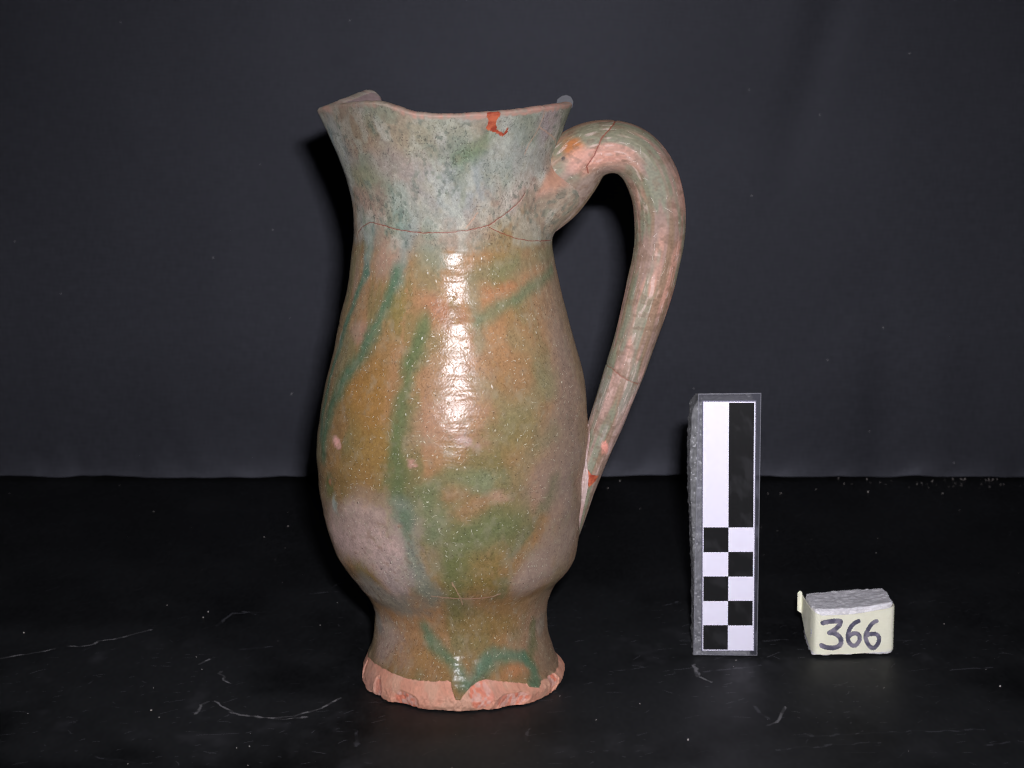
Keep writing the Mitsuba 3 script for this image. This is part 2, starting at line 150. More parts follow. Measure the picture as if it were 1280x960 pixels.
def glaze_colour(p, n, uv):
    X, Z = uv.x, uv.y
    n1 = fbm(X * 60, Z * 45, 3.1, 3)
    n2 = fbm(X * 150 + 9, Z * 130, 7.7, 3)
    n3 = noise(X * 700, Z * 700, 1.3)
    n4 = noise(X * 1700, Z * 1700, 5.3)
    Xw = X + (n1 - 0.5) * 0.013 + (n2 - 0.5) * 0.008 + (n3 - 0.5) * 0.0022
    Zw = Z + (fbm(X * 70 + 40, Z * 60, 1.9, 2) - 0.5) * 0.010 + (n4 - 0.5) * 0.0010
    # glaze over reddish clay: ochre, olive and salmon drifting into one another
    col = mix(sd(148, 112, 72), sd(158, 117, 82), smoothstep(0.38, 0.62, n1))
    col = mix(col, sd(118, 112, 74), 0.75 * smoothstep(0.48, 0.68, fbm(X * 75 + 30, Z * 40 + 4, 9.0, 3)))
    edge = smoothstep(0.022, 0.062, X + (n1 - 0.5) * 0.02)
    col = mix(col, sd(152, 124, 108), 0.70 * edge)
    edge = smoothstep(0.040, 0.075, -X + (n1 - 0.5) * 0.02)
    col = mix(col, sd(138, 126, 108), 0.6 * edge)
    neck = smoothstep(-0.0015, 0.0022, Z - NECK_Z - (n2 - 0.5) * 0.006)
    ncol = mix(sd(152, 150, 146), sd(150, 130, 116), smoothstep(0.42, 0.62, n1))
    ncol = mix(ncol, sd(126, 134, 120), 0.7 * smoothstep(0.5, 0.66, fbm(X * 100, Z * 90 + 2, 4.0, 3)))
    col = mix(col, ncol, neck)
    for (x, z, a, b, c, k) in BLOBS:
        d = dr.sqrt(dr.square((Xw - x) / a) + dr.square((Zw - z) / b)) + (n2 - 0.5) * 0.7 + (n3 - 0.5) * 0.35
        col = mix(col, tuple(v * ALB for v in c), k * (1 - smoothstep(0.30, 1.50, d)))
    Xs, Zs = X + (n2 - 0.5) * 0.0075 + (n1 - 0.5) * 0.004 + (n3 - 0.5) * 0.0012, Z + (n1 - 0.5) * 0.006
    for pts, w, c, k in STREAKS:
        m = 1 - smoothstep(0.05, 1.95, seg_dist(Xs, Zs, pts) / w)
        col = mix(col, tuple(v * ALB for v in c), dr.minimum(k * m * (0.72 + 0.50 * n2), 1))
    # chalky bloom and green-black grains on the weathered neck
    bloom = smoothstep(0.47, 0.66, fbm(X * 170 + 7, Z * 150 + 3, 8.8, 4))
    col = mix(col, sd(178, 178, 170), 0.42 * bloom * neck)
    grain = smoothstep(0.50, 0.70, fbm(X * 620, Z * 620, 1.7, 2)) * smoothstep(0.44, 0.60, fbm(X * 75 + 11, Z * 70, 6.1, 2))
    col = mix(col, sd(92, 104, 96), 0.55 * grain * neck)
    lum = mi.luminance(col)
    col = mix(col, mi.Color3f(1.03, 0.985, 0.95) * lum, 0.10)
    # crazing and mottling of the glaze
    rough = 0.5 * matte_mask(X, Z, n2)
    col = col * (0.78 + (0.26 + 0.30 * rough) * n3 + (0.26 + 0.22 * rough) * n4 - 0.04 - 0.24 * rough) * (0.90 + 0.20 * noise(X * 3200, Z * 3200, 2.7))
    speck = smoothstep(0.66, 0.85, noise(X * 2000, Z * 2000, 9.1)) * (0.25 + 0.75 * smoothstep(0.45, 0.6, n2))
    col = col * (1 - (0.22 + 0.16 * neck) * speck)
    haze = smoothstep(0.48, 0.75, fbm(X * 300, Z * 260, 6.6, 4))
    col = mix(col, sd(160, 150, 132), 0.30 * haze)
    matte = matte_mask(X, Z, n2)
    brown = smoothstep(0.56, 0.74, noise(X * 760, Z * 640, 4.4)) * smoothstep(0.36, 0.6, n2)
    col = mix(col, sd(116, 84, 58), 0.38 * brown * matte * (1 - neck))
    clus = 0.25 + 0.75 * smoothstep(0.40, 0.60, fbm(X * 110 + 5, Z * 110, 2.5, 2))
    pale = flecks(X, Z, 0.0046, 0.00030, 11, 0.40, 3.0) * (0.4 + 0.6 * n2) + 0.9 * flecks(X + 0.3, Z + 0.1, 0.0025, 0.00017, 31, 0.45, 4.5)  # flash glints of glaze bubbles and pits, painted in as pale flecks
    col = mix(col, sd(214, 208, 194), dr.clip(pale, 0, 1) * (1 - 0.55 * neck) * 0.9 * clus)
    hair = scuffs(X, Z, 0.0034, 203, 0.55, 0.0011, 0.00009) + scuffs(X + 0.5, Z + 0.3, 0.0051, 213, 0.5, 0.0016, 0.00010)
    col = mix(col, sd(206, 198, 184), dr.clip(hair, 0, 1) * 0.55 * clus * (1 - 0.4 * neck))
    dark = flecks(X + 0.7, Z + 0.2, 0.006, 0.00035, 51, 0.45, 1.2)
    col = mix(col, sd(70, 58, 48), dark * 0.6)
    col = col * mi.Color3f(0.985, 1.0, 0.92)
    # root of the handle: pinkish bare clay above a worn line
    t_ = smoothstep(-0.0034, 0.0026, Z - 0.1880 - (p.x - 0.009) * 0.40 + (n2 - 0.5) * 0.005) * smoothstep(-0.0010, 0.0012, p.x - 0.0086 - (Z - 0.188) * 0.53 + (n3 - 0.5) * 0.0012) * smoothstep(0.184, 0.187, Z) * smoothstep(0.214, 0.206, Z)
    col = mix(col, mix(sd(200, 148, 130), sd(178, 132, 108), smoothstep(0.35, 0.6, n2)) * (0.72 + 0.3 * n3 + 0.2 * n4), 0.8 * t_)
    # bare clay of the chipped foot, under the edge of the glaze
    edge_z = piecewise(X, FOOT) + (n3 - 0.5) * 0.0006
    bare = smoothstep(0.0002, -0.0003, Z - edge_z)
    clay = mix(sd(216, 168, 144), sd(218, 158, 134), smoothstep(0.4, 0.6, n2))
    for (x, z, a, b) in CHIPS:
        d = dr.sqrt(dr.square((X - x) / a) + dr.square((Z - z) / b)) + (n2 - 0.5) * 0.5
        clay = mix(clay, mix(sd(232, 138, 112), sd(224, 176, 162), smoothstep(0.35, 0.7, n3)), 0.85 * (1 - smoothstep(0.75, 1.0, d)))
    clay = mix(clay, sd(196, 150, 136), 0.5 * smoothstep(0.5, 0.7, n1))
    clay = clay * mi.Color3f(1.0, 0.97, 0.95) * (0.82 + 0.18 * n3 + 0.18 * n4)
    col = mix(col, clay, bare)
    # worn lip
    lip = smoothstep(0.0018, 0.0006, piecewise(X, RIM) - Z + (n2 - 0.5) * 0.0030 + (n3 - 0.5) * 0.0010) * (0.45 + 0.55 * smoothstep(-0.03, -0.005, X))
    col = mix(col, mix(sd(192, 142, 126), sd(160, 144, 130), smoothstep(0.3, 0.7, n3 * 0.5 + n2 * 0.5)), 0.85 * lip)
    # joints of the mended sherds
    d = mi.Float(1.0)
    for pts in CRACKS:
        d = dr.minimum(d, seg_dist(X + (n4 - 0.5) * 0.0003, Z + (n3 - 0.5) * 0.0004, pts))
    col = mix(col, sd(132, 56, 42), 0.85 * (1 - smoothstep(0.00007, 0.00025, d)) * (0.55 + 0.6 * n2))
    d = mi.Float(1.0)
    for pts in FINE:
        d = dr.minimum(d, seg_dist(X + (n4 - 0.5) * 0.0004, Z + (n3 - 0.5) * 0.0004, pts))
    col = mix(col, sd(190, 150, 126), 0.6 * (1 - smoothstep(0.0001, 0.0004, d)))
    return col


NECK_Z = 0.170


def matte_mask(X, Z, w):
    m = smoothstep(-0.004, 0.012, Z - NECK_Z + (w - 0.5) * 0.01)
    for (x, z, a, b, c, k) in [q for q in BLOBS if q[5] >= 0.89 and q[2] > 0.002]:
        d = dr.sqrt(dr.square((X - x) / a) + dr.square((Z - z) / b)) + (w - 0.5) * 0.6
        m = dr.maximum(m, 1 - smoothstep(0.7, 1.2, d))
    m = dr.maximum(m, 0.6 * smoothstep(0.04, 0.06, dr.abs(X)))
    return dr.maximum(m, smoothstep(0.0002, -0.0003, Z - piecewise(X, FOOT)))


def glaze_rough(p, n, uv):
    w = fbm(uv.x * 180, uv.y * 180, 2.2, 2)
    return 0.275 + 0.32 * matte_mask(uv.x, uv.y, w) + 0.10 * (w - 0.5)


def glaze_bump(p, n, uv):
    X, Z = uv.x, uv.y
    h = 0.00007 * fbm(X * 420, Z * 520, 3.3, 3) + 0.00017 * fbm(X * 130, Z * 620, 5.1, 2) * (0.4 + 0.9 * noise(X * 60, Z * 90, 2.0)) + 0.00003 * noise(X * 2100, Z * 2100, 1.0)
    return h + 0.00010 * flecks(X, Z, 0.0046, 0.0005, 11, 0.4, 3.0) - 0.00004 * flecks(X + 0.11, Z, 0.0026, 0.00035, 71, 0.4, 1.3)


def bumped(base, fn, eps=2e-4, scale=1.0):
    return {'type': 'bumpmap', 'height': proc(fn, eps), 'scale': scale, 'bsdf': base}


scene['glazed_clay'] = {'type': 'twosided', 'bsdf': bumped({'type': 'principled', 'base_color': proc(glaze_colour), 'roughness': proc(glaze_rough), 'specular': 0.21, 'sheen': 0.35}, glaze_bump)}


def infill_colour(p, n, uv):
    return mix(sd(190, 100, 70), sd(150, 62, 42), smoothstep(0.3, 0.7, fbm(p.x * 500, p.y * 500, p.z * 500, 3)))


scene['terracotta_paste'] = {'type': 'twosided', 'bsdf': {'type': 'principled', 'base_color': proc(infill_colour), 'roughness': 0.6, 'specular': 0.4}}


def inner_colour(p, n, uv):
    k = fbm(p.x * 160, p.y * 160, p.z * 160, 3)
    c = mix(sd(102, 124, 98), sd(142, 122, 120), smoothstep(0.42, 0.62, k))
    return c * (0.8 + 0.35 * noise(p.x * 900, p.y * 900, p.z * 900))


scene['inner_glaze'] = {'type': 'twosided', 'bsdf': {'type': 'principled', 'base_color': proc(inner_colour), 'roughness': 0.45, 'specular': 0.5}}

# ------------------------------------------------------------------ setting: black tabletop and black backdrop
def strokes_mask(X, Y, strokes, w, wob):
    d = mi.Float(1.0)
    for s in strokes:
        d = dr.minimum(d, seg_dist(X + wob, Y + wob * 2, s))
    return d


TABLE_MARKS = [[(-0.2023, 0.0265), (-0.1966, 0.0297), (-0.1909, 0.0329), (-0.1836, 0.0382)], [(-0.1783, 0.0425), (-0.1735, 0.0425), (-0.1683, 0.0457), (-0.1671, 0.0501), (-0.1606, 0.0523), (-0.1537, 0.0601), (-0.148, 0.0657)],
               [(-0.1162, -0.0406), (-0.1152, -0.0296), (-0.1139, -0.0277)], [(-0.1111, -0.0268), (-0.1049, -0.036), (-0.0999, -0.0415), (-0.0907, -0.0451), (-0.0818, -0.046), (-0.075, -0.0442)], [(-0.0892, -0.0451), (-0.0792, -0.0424), (-0.071, -0.0351), (-0.0645, -0.023)],
               [(0.0927, -0.0539), (0.0967, -0.0495), (0.1011, -0.0333)], [(0.0714, 0.0182), (0.0719, 0.0041), (0.0766, -0.0028)], [(-0.1133, 0.0091), (-0.1099, -0.0009), (-0.1076, -0.0048)], [(-0.1223, 0.0193), (-0.1203, 0.0234), (-0.1193, 0.0255)]]
TABLE_FAINT = [[(-0.1222, 0.0702), (-0.1177, 0.0888), (-0.1045, 0.0912)], [(-0.1452, -0.0861), (-0.136, -0.091), (-0.1315, -0.0934)], [(0.103, -0.0652), (0.1232, -0.0635), (0.1467, -0.06), (0.1701, -0.0583)], [(0.0934, -0.0795), (0.1103, -0.0754), (0.1305, -0.072)],
               [(0.0647, 0.1008), (0.0682, 0.1033), (0.0704, 0.1057)], [(-0.0568, -0.0583), (-0.0548, -0.0754)], [(-0.1131, 0.0924), (-0.1081, 0.0865)], [(-0.0866, 0.1193), (-0.0747, 0.1218)], [(0.1668, -0.0754), (0.1767, -0.0712)], [(0.0745, 0.0091), (0.097, 0.0172)],
               [(0.0903, -0.0314), (0.0934, -0.0477)], [(0.0045, -0.0712), (0.0058, -0.0583)], [(0.1712, 0.0121), (0.1872, 0.0142)], [(-0.1087, 0.0382), (-0.0964, 0.0425)], [(-0.0786, 0.1282), (-0.0756, 0.1359), (-0.0705, 0.1385)]]


def scuffs(X, Y, cell, seed, keep, length, width):
    cx, cy = dr.floor(X / cell), dr.floor(Y / cell)
    fx, fy = X - (cx + 0.5) * cell, Y - (cy + 0.5) * cell
    a = (cell_rand(cx, cy, seed) - 0.5) * 2.4
    u, w = fx * dr.cos(a) + fy * dr.sin(a), -fx * dr.sin(a) + fy * dr.cos(a)
    w = w + u * u * (cell_rand(cx, cy, seed + 2) - 0.5) * 60
    L = length * (0.3 + 0.7 * cell_rand(cx, cy, seed + 3))
    m = (1 - smoothstep(0.4, 1.0, dr.abs(w) / width)) * (1 - smoothstep(0.6, 1.0, dr.abs(u) / L))
    return dr.select(cell_rand(cx, cy, seed + 1) < keep, m, 0)


def table_colour(p, n, uv):
    X, Y = p.x, p.y
    k = fbm(X * 26, Y * 18, 0.4, 4)
    g = noise(X * 900, Y * 320, 2.0)
    v = 0.0060 + 0.018 * smoothstep(0.24, -0.10, Y) * smoothstep(0.25, 0.6, k) + 0.003 * smoothstep(0.42, 0.7, k) + 0.004 * (g - 0.5)
    col = mi.Color3f(0.95, 1.0, 1.08) * v
    wob = (noise(X * 300, Y * 300, 4.0) - 0.5) * 0.0012
    brk = smoothstep(0.36, 0.6, noise(X * 420, Y * 240, 8.0))
    m = (1 - smoothstep(0.0002, 0.0009, strokes_mask(X, Y, TABLE_MARKS, 0, wob))) * (0.25 + 0.75 * brk)
    col = mix(col, (0.36, 0.35, 0.37), m * 0.55)
    m = (1 - smoothstep(0.0002, 0.0010, strokes_mask(X, Y, TABLE_FAINT, 0, wob))) * (0.15 + 0.85 * brk)
    col = mix(col, (0.12, 0.12, 0.14), m * 0.4)
    zone = smoothstep(0.42, 0.62, fbm(X * 14 + 3, Y * 12, 5.5, 2)) * smoothstep(0.16, 0.02, Y)
    s = scuffs(X + wob, Y, 0.011, 3, 0.45, 0.005, 0.00035) + scuffs(X + 0.4 + wob, Y + 0.7, 0.019, 13, 0.4, 0.009, 0.0004) + 0.7 * scuffs(X + 0.9, Y + wob, 0.006, 23, 0.3, 0.002, 0.0004)
    col = mix(col, (0.14, 0.14, 0.16), dr.clip(s, 0, 1) * brk * (0.15 + 0.85 * zone) * 0.42)
    smear = smoothstep(0.55, 0.8, fbm(X * 55, Y * 38, 3.5, 4)) * zone
    return mix(col, (0.060, 0.060, 0.068), 0.55 * smear)


def table_rough(p, n, uv):
    return 0.48 + 0.14 * fbm(p.x * 40, p.y * 30, 1.0, 3)


scene['black_tabletop'] = {'type': 'twosided', 'bsdf': {'type': 'principled', 'base_color': proc(table_colour), 'roughness': proc(table_rough), 'specular': 0.16}}
BACK_Y = 0.3356
xs, ys = np.linspace(-0.62, 0.62, 220), np.linspace(-0.62, BACK_Y + 0.05, 180)
gx, gy = np.meshgrid(xs, ys)
gz = -0.0006 + 0.0006 * (meshkit.fbm(np.stack([gx * 9, gy * 9, 0 * gx], -1), 3) - 0.5) * np.clip((gy - 0.10) / 0.15, 0, 1)
tv = np.stack([gx, gy, gz], -1).reshape(-1, 3)
scene['tabletop'] = mikit.ply((tv, grid_faces(180, 220)), 'black_tabletop', smooth=True)
labels['tabletop'] = {'label': 'matt black scuffed tabletop carrying the jug', 'kind': 'structure'}


def cloth_colour(p, n, uv):
    weave = 1.6 * noise(p.x * 1100, p.y * 10, p.z * 260) + 1.6 * noise(p.x * 260, p.y * 10, p.z * 1100) - 0.6
    k = fbm(p.x * 9, 0.3, p.z * 9, 4)
    c = 0.0180 * (0.80 + 0.40 * k) * (0.80 + 0.20 * weave)
    lint = flecks(p.x, p.z, 0.035, 0.00045, 91, 0.25, 2.0)
    return mix(mi.Color3f(0.94, 0.97, 1.20) * c, (0.25, 0.24, 0.24), lint * 0.7)


scene['black_backdrop'] = {'type': 'twosided', 'bsdf': {'type': 'principled', 'base_color': proc(cloth_colour), 'roughness': 0.50, 'specular': 0.17, 'spec_tint': 0.8}}
xs, zs = np.linspace(-0.62, 0.62, 420), np.concatenate([np.linspace(0.0, 0.02, 16), np.linspace(0.022, 0.75, 200)])
gx, gz = np.meshgrid(xs, zs)
low = np.exp(-gz / 0.020)
wr = 0.004 * (meshkit.fbm(np.stack([gx * 5, gz * 4, 0 * gx + 2], -1), 4) - 0.5)
wr += 0.0007 * np.exp(-((gx - 0.192 + 0.02 * (gz - 0.05)) / 0.010) ** 2) * np.clip(1 - gz / 0.13, 0, 1)
wr -= 0.0007 * np.exp(-((gx - 0.222 + 0.03 * (gz - 0.05)) / 0.013) ** 2) * np.clip(1 - gz / 0.11, 0, 1)
wr += 0.0006 * np.exp(-((gx - 0.10 - 0.25 * gz) / 0.012) ** 2) * np.clip((gz - 0.12) / 0.1, 0, 1)
wr += 0.0022 * low * (meshkit.fbm(np.stack([gx * 40, gz * 30, 0 * gx], -1), 3) - 0.5)
bv = np.stack([gx, BACK_Y + wr - 0.0015 * np.exp(-gz / 0.006), gz + 0.0008 + 0.0030 * low * (meshkit.fbm(np.stack([gx * 38, 0 * gx, 0 * gx + 7], -1), 4) - 0.4)], -1).reshape(-1, 3)
scene['backdrop'] = mikit.ply((bv, grid_faces(len(zs), len(xs))), 'black_backdrop', smooth=True)
labels['backdrop'] = {'label': 'plain black cloth backdrop with faint creases', 'kind': 'structure'}

# ------------------------------------------------------------------ the jug
RIMX = np.array(RIM)
o = np.argsort(RIMX[:, 0])
RIMX = RIMX[o]
FOOTX = np.array(FOOT)


DRIP = FOOT[11]


def z_top(phi):
    """height of the broken rim round the pot (phi in -pi..pi)"""
    zl, zr = RIMX[0, 1], RIMX[-1, 1]
    jag = 0.0018 * (meshkit.noise(np.stack([phi * 9, 0 * phi, 0 * phi], -1)) - 0.5)
    pk = np.radians([-180, -155, -145.5, -143.5, -141, -137, -130, -120, -108, -97, -88])
    hk = [0.190, 0.192, 0.196, 0.2190, 0.2210, 0.2216, 0.2208, 0.2196, 0.2183, zl + 0.0004, zl]
    left = np.interp(phi, pk, hk)
    right = np.interp(phi, np.radians([80, 90, 97, 104, 140, 180]), [zr, zr - 0.002, 0.212, 0.204, 0.192, 0.190])
    x = phi * KX
    front = np.interp(x, RIMX[:, 0], RIMX[:, 1])
    fine = 0.00035 * (meshkit.fbm(np.stack([phi * 40, 0 * phi + 3, 0 * phi], -1), 3) - 0.5)
    z = np.where(x < RIMX[0, 0], left, np.where(x > RIMX[-1, 0], right, front))
    return z + fine + jag * (np.abs(phi) > np.radians(146))


def poly_dist(x, z, pts):
    d = np.full(np.shape(x), 1e3)
    for (x0, z0), (x1, z1) in zip(pts[:-1], pts[1:]):
        ex, ez = x1 - x0, z1 - z0
        t = np.clip(((x - x0) * ex + (z - z0) * ez) / max(ex * ex + ez * ez, 1e-12), 0, 1)
        d = np.minimum(d, np.hypot(x - x0 - t * ex, z - z0 - t * ez))
    return d


# throwing ridges on the shoulder: by how many degrees the wall leans back or forward at a height
_tz = [0.102, 0.108, 0.114, 0.119, 0.123, 0.127, 0.1305, 0.1335, 0.1365, 0.139, 0.142, 0.1445, 0.147, 0.151, 0.1545, 0.1574, 0.1605, 0.1635, 0.1669, 0.170, 0.178]
_td = [0, 2.5, 2.4, 1.2, 0.2, -1.6, 0.8, -1.6, 0.6, -2.8, -3.5, -0.2, 2.6, 4.0, 0.6, -0.6, -2.6, -3.2, 0.6, -1.0, 0]
RING_Z = np.linspace(0.102, 0.178, 400)
RING_D = np.cumsum(-np.tan(np.radians(PchipInterpolator(_tz, _td)(RING_Z)))) * (RING_Z[1] - RING_Z[0])
_rz = np.append(RING_Z, 0.200)
RING_D = np.append(RING_D, 0.0)
RING_Z = _rz


def jug_relief(phi, z):
    x = phi * KX
    p3 = np.stack([np.sin(phi), -np.cos(phi), z / 0.05], -1)
    zz = z + 0.0010 * np.sin(phi + 0.6) + 0.0012 * (meshkit.noise(p3 * 1.3) - 0.5)
    # throwing ridges
    zw = zz + 0.004 * meshkit.noise(np.stack([zz * 60, 0 * zz, 0 * zz + 3], -1))
    d = np.interp(zz + 0.0008 * np.sin(phi * 3), RING_Z, RING_D) * np.clip(np.cos(phi), 0, 1) ** 2 + 0.00010 * np.sin(zw / 0.0122 * 2 * np.pi) * np.exp(-((zz - 0.070) / 0.035) ** 2) + 0.00012 * (meshkit.fbm(np.stack([np.sin(phi) * 0.5, -np.cos(phi) * 0.5, zz * 230], -1), 2) - 0.5)
    d += 0.00035 * (meshkit.fbm(p3 * 6, 3) - 0.5) + 0.0011 * (meshkit.fbm(p3 * 1.6 + 5, 2) - 0.5) * np.clip((z - 0.02) / 0.02, 0, 1)
    d -= 0.00025 * np.exp(-((zz - 0.137) / 0.0008) ** 2) * smooth01(-0.2, -0.5, phi)
    # ridge where the body was luted to the foot
    d -= 0.00022 * np.exp(-((zz - 0.0268) / 0.0018) ** 2) * (0.3 + 1.2 * meshkit.noise(p3 * 3 + 8))
    # edge of the glaze over the foot, and the drip
    gl = np.interp(x, FOOTX[:, 0], FOOTX[:, 1])
    d += 0.00030 * np.clip((z - gl) / 0.0005, 0, 1)
    d += 0.0008 * np.exp(-((x - DRIP[0] - 0.0006) / 0.0070) ** 2 - ((z - 0.0125) / np.where(z > 0.0125, 0.020, 0.0050)) ** 2) + 0.0007 * (meshkit.fbm(p3 * 7 + 2, 3) - 0.5) * np.exp(-((z - 0.011) / 0.006) ** 2)
    # joints
    cd = np.minimum.reduce([poly_dist(x, z, c) for c in CRACKS])
    d -= 0.00030 * np.clip(1 - cd / 0.00036, 0, 1)
    # flaked and broken foot
    f = np.clip(1 - z / 0.011, 0, 1)
    rough = meshkit.fbm(np.stack([np.sin(phi) * 9, np.cos(phi) * 9, z * 150], -1), 4)
    d += f * (0.0014 * (rough - 0.55)) + 0.0005 * f * (meshkit.noise(np.stack([np.sin(phi) * 60, np.cos(phi) * 60, z * 900], -1)) - 0.5)
    for cx_, cz_, a, b in CHIPS:
        e = np.hypot((x - cx_) / a, (z - cz_) / b) + 0.5 * (rough - 0.5)
        d -= 0.0015 * np.clip(1 - e, 0, 1) ** 0.5
        d += 0.0002 * np.exp(-((e - 1.05) / 0.12) ** 2) * f
    d += 0.0020 * np.clip(np.cos(phi), 0, 1) ** 1.5 * smooth01(0.022, 0.0, z)
    ed = np.clip(1 - z / 0.0016, 0, 1)
    d -= ed * (0.0000 + 0.0030 * np.clip(meshkit.fbm(np.stack([phi * 6, 0 * phi + 1, 0 * phi], -1), 4) - 0.42, 0, 1))
    return d


PHI = np.concatenate([np.radians(np.linspace(-112, 112, 760)), np.radians(np.linspace(112, 248, 110))[1:-1]])
PHI = np.where(PHI > np.pi, PHI - 2 * np.pi, PHI)
NP = len(PHI)
ZT = z_top(PHI)
Z0 = 0.175
za = np.concatenate([np.linspace(0, 0.016, 54)[:-1], np.linspace(0.016, Z0, 410)])
tb = np.linspace(0, 1, 128)[1:]
NZ = len(za) + len(tb)
Zg = np.vstack([np.repeat(za[:, None], NP, 1), Z0 + (ZT - Z0)[None] * tb[:, None]])
Pg = np.repeat(PHI[None], NZ, 0)
rel = jug_relief(Pg, Zg)
outer = jug_point(Pg, Zg, rel)
# the clay is drawn up into the root of the handle
HB = np.array(HANDLE)
hs = np.concatenate([[0], np.cumsum(np.hypot(*np.diff(HB[:, :2], axis=0).T))])
hq = np.linspace(0, hs[-1], 160)
hp = np.stack([np.interp(hq, hs, HB[:, 0]), np.full(160, -0.003), np.interp(hq, hs, HB[:, 1])], -1)
hr = np.interp(hq, hs, HB[:, 2])
zone = (Pg > math.radians(15)) & (Pg < math.radians(165)) & (Zg > 0.150) & (Zg < 0.210)
q = outer[zone]
from scipy.ndimage import gaussian_filter1d, gaussian_filter
kq = 1.04 - 0.25 * np.exp(-(hq / 0.020) ** 2)
rad = q - np.stack([_c(q[:, 2]), 0 * q[:, 0], q[:, 2]], -1)
rad /= np.linalg.norm(rad, axis=1, keepdims=True)
reach = np.zeros(len(q))
for t_ in np.arange(0.0005, 0.021, 0.0005):
    w_ = (q + rad * t_)[:, None, :] - hp[None, :70]
    w_[..., 1] /= kq[None, :70]
    reach = np.where((np.linalg.norm(w_, axis=-1) < hr[None, :70]).any(1), t_, reach)
cover = np.zeros(Zg.shape)
cover[zone] = np.minimum(1.12 * reach, 0.015) * smooth01(0.2000, 0.1900, Zg[zone])
cover = gaussian_filter(cover, [7, 24])
rel += cover
outer = jug_point(Pg, Zg, rel)
# lip: rounded over to the inner wall, then the inner wall and the floor of the pot
WALL = 0.0048
lipz = 0.0010 * np.clip(meshkit.fbm(np.stack([PHI * 14, 0 * PHI, 0 * PHI + 9], -1), 3), 0, 1)
rows, rowz = [], []
for a in np.linspace(0.25, 1, 6):
    off = -(WALL - 0.0016 * np.exp(-((PHI + 1.9) / 0.7) ** 2)) * (1 - math.cos(a * math.pi)) / 2
    zz = ZT + (0.0007 + lipz * 0.4) * math.sin(a * math.pi)
    rows.append(jug_point(PHI, zz, off + rel[-1] * (1 - a)))
    rowz.append(zz)
NL = len(rows)
for s in np.linspace(0, 1, 60)[1:]:
    zz = ZT + (0.012 - ZT) * s
    rows.append(jug_point(PHI, zz, -WALL - 0.0015 * s))
    rowz.append(zz)
rows.append(np.repeat([[-0.0195, 0.0, 0.011]], NP, 0))
rowz.append(np.full(NP, 0.011))
# underside
under = [jug_point(PHI, np.zeros(NP), rel[0] - 0.004), np.repeat([[-0.0191, 0.0, 0.0012]], NP, 0)]
under[0][:, 2] = 0.0006
V = np.concatenate([under[1], under[0], outer.reshape(-1, 3), np.concatenate(rows)])
UV = np.concatenate([np.stack([PHI * KX, np.full(NP, -0.004)], 1), np.stack([PHI * KX, np.full(NP, -0.002)], 1),
                     np.stack([Pg * KX, Zg], -1).reshape(-1, 2), np.stack([np.tile(PHI * KX, len(rows)), np.concatenate(rowz)], 1)])
NR = 2 + NZ + len(rows)
FA = grid_faces(NR, NP, wrap=True)
NRM = normals_of(V, FA)
row = np.arange(NR - 1).repeat(NP)
row = np.concatenate([row, row])                                     # the row of every triangle
cxz = UV[FA].mean(1)
cphi = np.angle(np.exp(1j * UV[FA][:, :, 0] / KX).sum(1))
cz = cxz[:, 1]
CR = np.array(CRACKS[0])
side = cz - np.interp(cphi * KX, CR[:, 0], CR[:, 1])
kind = np.full(len(FA), 0)                                           # 0 belly
kind[cz < 0.0268] = 1                                                # foot
kind[(side > 0) & (row >= 2)] = 2                                    # neck
sp = (np.abs(np.abs(cphi + math.radians(90)) ) < math.radians(38) * np.clip((cz - 0.186) / 0.03, 0, 1)) & (kind == 2)
kind[sp] = 3                                                         # spout
jit = 0.0004 * (meshkit.fbm(np.stack([cphi * 120, cz * 2400, 0 * cz], -1), 2) - 0.5)
inf = shapely.contains_xy(Polygon(INFILL).buffer(0.0001), cphi * KX + 2 * jit, cz + jit)
kind[inf & (kind == 2)] = 5
kind[(row >= 2 + NZ - 1) & (row < 2 + NZ + NL - 1) & (kind != 5)] = 4    # lip
kind[(row >= 2 + NZ + NL - 1)] = 6                                   # inner wall
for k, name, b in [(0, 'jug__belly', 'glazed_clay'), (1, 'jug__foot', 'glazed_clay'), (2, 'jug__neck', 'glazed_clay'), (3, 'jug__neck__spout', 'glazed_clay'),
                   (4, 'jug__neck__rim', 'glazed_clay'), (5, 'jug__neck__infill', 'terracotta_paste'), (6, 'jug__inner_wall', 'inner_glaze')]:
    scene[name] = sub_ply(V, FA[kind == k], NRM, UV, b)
labels['jug'] = {'label': 'mended glazed clay jug, green streaked over ochre, with one tall loop handle', 'category': 'jug'}
labels['jug__foot'] = {'label': 'flared foot with bare pink chipped clay at its edge'}
labels['jug__neck'] = {'label': 'grey weathered flaring neck with a broken rim'}
labels['jug__neck__infill'] = {'label': 'orange patch of repair paste at the rim'}

# handle: a round strap swept along its arch
HC = np.array(HANDLE)
ts = np.concatenate([[0], np.cumsum(np.hypot(*np.diff(HC[:, :2], axis=0).T))])
tt = np.linspace(0, ts[-1], 420)
hx, hz, hw = (gaussian_filter1d(PchipInterpolator(ts, HC[:, k])(tt), 7, mode='nearest') for k in range(3))
gxx, gzz = np.gradient(hx), np.gradient(hz)
L = np.hypot(gxx, gzz)
nx, nz = -gzz / L, gxx / L                                           # in-plane normal
ang = np.linspace(0, 2 * np.pi, 121)[:-1]
frac = tt / ts[-1]
kd = 1.06 - 0.72 * np.exp(-(tt / 0.027) ** 2) + 0.35 * smooth01(0.72, 0.97, frac)
ca, sa = np.sign(np.cos(ang)) * np.abs(np.cos(ang)) ** 0.90, np.sign(np.sin(ang)) * np.abs(np.sin(ang)) ** 0.90
A, S = np.meshgrid(ang, tt)
